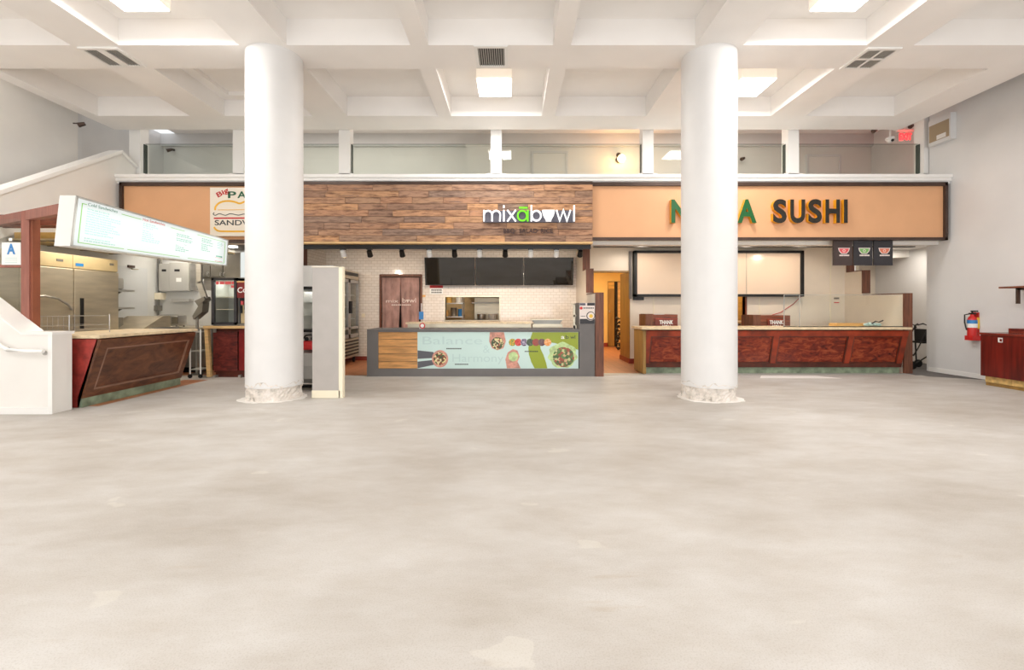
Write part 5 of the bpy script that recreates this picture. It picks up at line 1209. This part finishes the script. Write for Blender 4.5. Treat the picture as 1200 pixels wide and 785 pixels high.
t = thing('conduit_run', 'grey conduits and outlet boxes in the kitchen corner', 'conduit', (X(183, 10.5), 10.5, 1.5))
for px, py0, py1 in ((177, 300, 359), (184, 300, 375), (187, 300, 340)):
    b = MB(); b.tube([(X(px, 10.55), 10.58, Z(py0, 10.55)), (X(px+.6, 10.55), 10.6, Z((py0+py1)/2, 10.55)), (X(px, 10.55), 10.58, Z(py1, 10.55))], .018); part('pipe', b, 'steel_dark', t, True)
for p0, p1, q0, q1, m in ((169.5, 178, 335, 346, 'grey_box'), (183, 190.5, 343, 351, 'cream'), (168, 174, 358, 364, 'steel_dark'), (175, 181, 358, 364, 'steel'), (181.5, 186.5, 358, 364, 'steel_dark')):
    b = MB(); b.box(X(p0, 10.55), X(p1, 10.55), 10.5, 10.65, Z(q1, 10.55), Z(q0, 10.55)); part('outlet_box', b, m, t)
b = MB(); b.box(X(205, Yk2), X(226, Yk2), 10.5, 10.65, Z(353.5, Yk2), Z(350, Yk2)); tag(part('magnet_rail', b, 'grey_box'), 'pale grey rail on the wall under the electrical panel', 'rail')
# back work table with things on it
t = thing('work_table', 'steel work table along the sandwich kitchen back wall', 'table', (-6.9, 10.2, 0))
b = MB(); b.box(-8.28, -6.6, 9.6, 10.63, .93, .97); part('top', b, 'steel_warm', t)
b = MB(); b.box(-8.28, -6.65, 9.65, 10.6, .12, .93); part('body', b, 'steel_dark', t)
b = MB(); b.box(-8.28, -6.68, 9.72, 10.6, 0, .12); part('plinth', b, 'black', t)
t = thing('prep_cooler', 'steel prep cooler with sloped lid behind sandwich counter', 'cooler', (-7.35, 9.0, 0))
b = MB(); b.box(-7.9, -7.1, 8.76, 9.55, 0, .98); part('body', b, 'steel_warm', t)
b = MB(); b.prism([(-7.9, 8.8, .98), (-7.9, 9.5, .98), (-7.9, 9.5, 1.22), (-7.9, 9.3, 1.22)], (.74, 0, 0)); part('lid', b, 'steel_warm', t)
b = MB(); b.box(-7.05, -6.98, 8.8, 9.5, .1, 1.0); part('side_panel', b, 'steel', t)
b = MB(); x0 = X(130, 8.9); b.box(x0, x0+.2, 8.78, 8.95, .98, 1.2); part('grey_bin', b, 'steel_dark', t)
t = thing('toaster', 'steel toaster behind the far end of the sandwich counter', 'toaster', (X(201, 9.9), 9.9, .97))
x0, x1 = X(188.5, 9.9), X(214, 9.9)
b = MB(); b.box(x0, x1, 9.75, 10.05, 1.0, 1.23, .03); part('body', b, 'steel', t, True)
b = MB(); b.box(x1-.12, x1+.01, 9.74, 9.76, 1.04, 1.19); part('end_plate', b, 'steel_dark', t)
b = MB(); b.box(x0+.04, x1-.15, 9.82, 9.86, 1.225, 1.235).box(x0+.04, x1-.15, 9.94, 9.98, 1.225, 1.235); part('slot', b, 'black', t)
b = MB()
for x in (x0+.05, x1-.05):
    for y in (9.79, 10.01): b.cyl((x, y, .97), (x, y, 1.0), .015, n=8)
part('feet', b, 'black', t)
# hopper post, cart, upper cabinets
t = thing('slicer_stand', 'steel post with angled trays beside the display cooler', 'stand', (X(237, 9.45), 9.45, 0))
x = X(234.5, 9.45)
b = MB(); b.box(x-.05, x+.05, 9.4, 9.46, 1.9, 2.72); part('post', b, 'steel', t); b = MB(); b.box(x-.06, x-.02, 9.4, 9.44, .03, 1.2); part('post', b, 'steel', t)
b = MB(); b.prism([(x-.05, 9.4, 1.9), (x+.05, 9.4, 1.95), (x+.17, 9.4, 1.6), (x+.07, 9.4, 1.55)], (0, .05, 0)); part('arm', b, 'steel', t)
b = MB(); b.prism([(x-.06, 9.36, 1.53), (x+.14, 9.36, 1.62), (x+.16, 9.36, 1.55), (x+.02, 9.36, 1.42)], (0, .2, 0)); part('tray', b, 'steel_dark', t)
b = MB(); b.prism([(x+.02, 9.36, 1.42), (x+.12, 9.36, 1.5), (x+.1, 9.36, 1.3), (x-.08, 9.36, 1.15), (x-.1, 9.36, 1.22)], (0, .2, 0)); part('tray', b, 'steel_dark', t)
b = MB(); b.box(x-.12, x+.08, 9.32, 9.54, 0, .03); part('foot_plate', b, 'steel_dark', t)
t = thing('wire_cart', 'pale wheeled wire cart right of the sandwich counter', 'cart', (X(232, 9.2), 9.2, 0))
x0, x1 = X(229, 9.1), X(241, 9.1)
for x, y in ((x0, 8.95), (x1, 8.95), (x0, 9.25), (x1, 9.25)):
    b = MB(); b.cyl((x, y, .08), (x, y, .95), .014, n=8); part('upright', b, 'plastic_white', t, True)
    b = MB(); b.cyl((x, y-.012, .04), (x, y+.012, .04), .04, n=14); part('wheel', b, 'black', t, True)
for z in (.16, .52, .9):
    b = MB(); b.box(x0, x1, 8.95, 9.25, z, z+.018); part('shelf', b, 'grey_box', t)
t = thing('wall_cabinet', 'steel upper cabinets behind the display cooler', 'cabinet', (X(264, 10.4), 10.4, Z(340, 10.4)))
for p0, p1 in ((233, 246), (246.5, 261), (261.5, 286), (286.5, 300)):
    b = MB(); b.box(X(p0, 10.25)+.004, X(p1, 10.25)-.004, 10.25, 10.28, Z(324 if p0 < 250 else 326, 10.25), Z(297, 10.25)); d = part('door', b, 'steel_dark', t)
    xh_ = X(p1-1.8, 10.25) if p0 in (233, 246.5) else X(p0+1.8, 10.25)
    b = MB(); b.tube([(xh_, 10.25, Z(324, 10.25)), (xh_, 10.21, Z(323, 10.25)), (xh_, 10.21, Z(320, 10.25)), (xh_, 10.25, Z(319, 10.25))], .01); part('handle', b, 'steel', d, True)
b = MB(); b.box(X(233, 10.25), X(300, 10.25), 10.28, 10.65, Z(326, 10.25), Z(296, 10.25)); part('carcass', b, 'steel_dark', t)
b = MB(); b.box(X(237, 10.25), X(247, 10.25), 10.3, 10.65, Z(340, 10.25), Z(326.2, 10.25)); part('lower_box', b, 'steel', t)
# cooler table with display cooler and drink dispenser
t = thing('cooler_table', 'wooden legged counter with rusty red door left of left column', 'counter', (X(270, 9.3), 9.3, 0))
Yd = 9.0
x0, x1 = X(240, Yd), -4.75
b = MB(); b.box(x0, x1, Yd-.05, Yd+.75, .98, 1.03); part('top', b, 'light_wood', t)
b = MB(); b.prism([(x0, Yd-.02, .98), (x0+.07, Yd-.02, .98), (x0+.12, Yd-.02, 0.02), (x0+.05, Yd-.02, .02)], (0, .08, 0)); part('leg', b, 'light_wood', t)
b = MB(); b.box(x0+.15, x1, Yd+.06, Yd+.7, .1, .98); part('body', b, 'dark_frame_wood', t)
b = MB(); b.box(X(249, Yd), X(277.5, Yd), Yd+.02, Yd+.06, .14, .92); d = part('door', b, 'rust_door', t)
b = MB(); b.box(X(250, Yd), X(253, Yd), Yd-.01, Yd+.02, .9, .98); part('hinge', b, 'steel', d)
b = MB(); b.box(X(279.5, Yd), X(286, Yd), Yd+.02, Yd+.06, .14, .96); part('door', b, 'coke_red', t)
b = MB(); b.box(X(286, Yd), x1, Yd+.02, Yd+.06, .14, .96); part('side_panel', b, 'purple_side', t)
b = MB(); b.box(X(250, Yd), x1, Yd+.08, Yd+.65, 0, .1); part('plinth', b, 'dark_frame_wood', t)
for px in (250, 279):
    b = MB(); b.box(X(px, Yd), X(px+3, Yd), Yd+.0, Yd+.08, 0, .05); part('foot', b, 'steel', t)
t = thing('display_cooler', 'countertop glass door cooler with black frame left of left column', 'cooler', (X(262, Yd), Yd+.3, 1.03))
x0, x1, z0, z1 = X(247.5, Yd), X(277, Yd), 1.03, Z(325.5, Yd)
b = MB(); b.box(x0, x1, Yd+.5, Yd+.55, z0, z1).box(x0, x0+.03, Yd+.06, Yd+.5, z0, z1).box(x1-.03, x1, Yd+.06, Yd+.5, z0, z1).box(x0, x1, Yd+.06, Yd+.5, z0, z0+.05).box(x0, x1, Yd+.06, Yd+.5, z1-.05, z1); part('cabinet', b, 'grey_box', t)
b = MB(); fw = .05
for q in ((x0, x0+fw, z0+.02, z1), (x1-fw, x1, z0+.02, z1), (x0, x1, z1-fw, z1), (x0, x1, z0+.02, z0+.02+fw)): b.box(q[0], q[1], Yd, Yd+.06, q[2], q[3])
d = part('door', b, 'print_dark', t)
b = MB(); b.box(x0+fw, x1-fw, Yd+.025, Yd+.035, z0+.07, z1-fw); part('glass', b, 'pane_glass', d)
b = MB(); q = x0+.08
for wd in (.06, .09, .12, .07): b.box(q, q+wd, Yd+.018, Yd+.025, z1-.13, z1-.07); q += wd+.015
b.box(x1-.12, x1-.06, Yd+.018, Yd+.025, z1-.2, z1-.15); part('red_decal', b, 'bowl_pink', d)
for z in (1.35, 1.6):
    b = MB(); b.box(x0+.04, x1-.04, Yd+.1, Yd+.48, z, z+.012); part('shelf', b, 'cream', t)
area('cooler_lamp', ((x0+x1)/2, Yd+.25, z1-.07), .4, .2, 2, (.95, 1, .96))  # unseen area light added to brighten the cooler interior
t = thing('drink_dispenser', 'red soda fountain with white script partly hidden by left column', 'drink dispenser', (X(286, Yd), Yd+.3, 1.03))
x0, x1 = X(277.8, Yd), -4.9; zt = Z(328.5, Yd)
b = MB(); b.box(x0, x1, Yd+.1, Yd+.6, 1.03, zt-.05); part('body', b, 'print_dark', t)
b = MB(); b.box(x0, x1, Yd, Yd+.1, Z(349, Yd), zt-.04); part('header', b, 'coke_red', t)
b = MB(); b.box(x0, x1, Yd-.01, Yd+.12, zt-.04, zt-.015); part('cap', b, 'towel_gold', t)
b = MB(); b.text('Coca', .105, (X(278.4, Yd), Yd, Z(343, Yd)), (.995, 0, .06), UZ, NF, .004, .01, .32); part('lettering', b, 'label_white', t)
b = MB()
for px in (280, 284.5): b.box(X(px, Yd), X(px+2.6, Yd), Yd+.06, Yd+.1, Z(357, Yd), Z(352.5, Yd))
part('flavour_plate', b, 'bowl_pink', t)
for px in (281.2, 285.6):
    b = MB(); b.cyl((X(px, Yd), Yd+.05, Z(367, Yd)), (X(px, Yd), Yd+.05, Z(358, Yd)), .016).cyl((X(px, Yd), Yd+.02, Z(363, Yd)), (X(px, Yd), Yd+.02, Z(357, Yd)), .008); part('nozzle', b, 'black', t, True)
b = MB(); b.box(x0+.03, x1, Yd+.08, Yd+.1, 1.08, Z(357.5, Yd)); part('splash_panel', b, 'tan_tile', t)
b = MB(); b.box(x0, x1, Yd, Yd+.1, 1.03, 1.07); part('drip_tray', b, 'steel_dark', t)
area('sandwich_lamp', (-7.0, 9.85, 2.84), 1.6, .5, 70, (1, .93, .82))  # both sandwich kitchen area lights are added fill without fixtures
area('sandwich_lamp', (-7.1, 8.0, 2.47), 1.0, 1.0, 16, (1, .9, .74))
area('passage_lamp', (9.6, 11.2, 2.84), .6, .6, 14, (1, .92, .82))  # added fill for the passage, no fixture behind it
area('stair_lamp', (-8.95, 5.0, 6.3), .3, 4, 60, (1, .97, .93))  # out-of-view fill added to lighten the left wall
area('gallery_lamp', (-4.5, 11.5, 6.3), 5, 1, 40, (1, .95, .9)); area('gallery_lamp', (4.5, 11.5, 6.3), 5, 1, 40, (1, .95, .9))  # added fill lights hidden by the ceiling slab, brightening the gallery
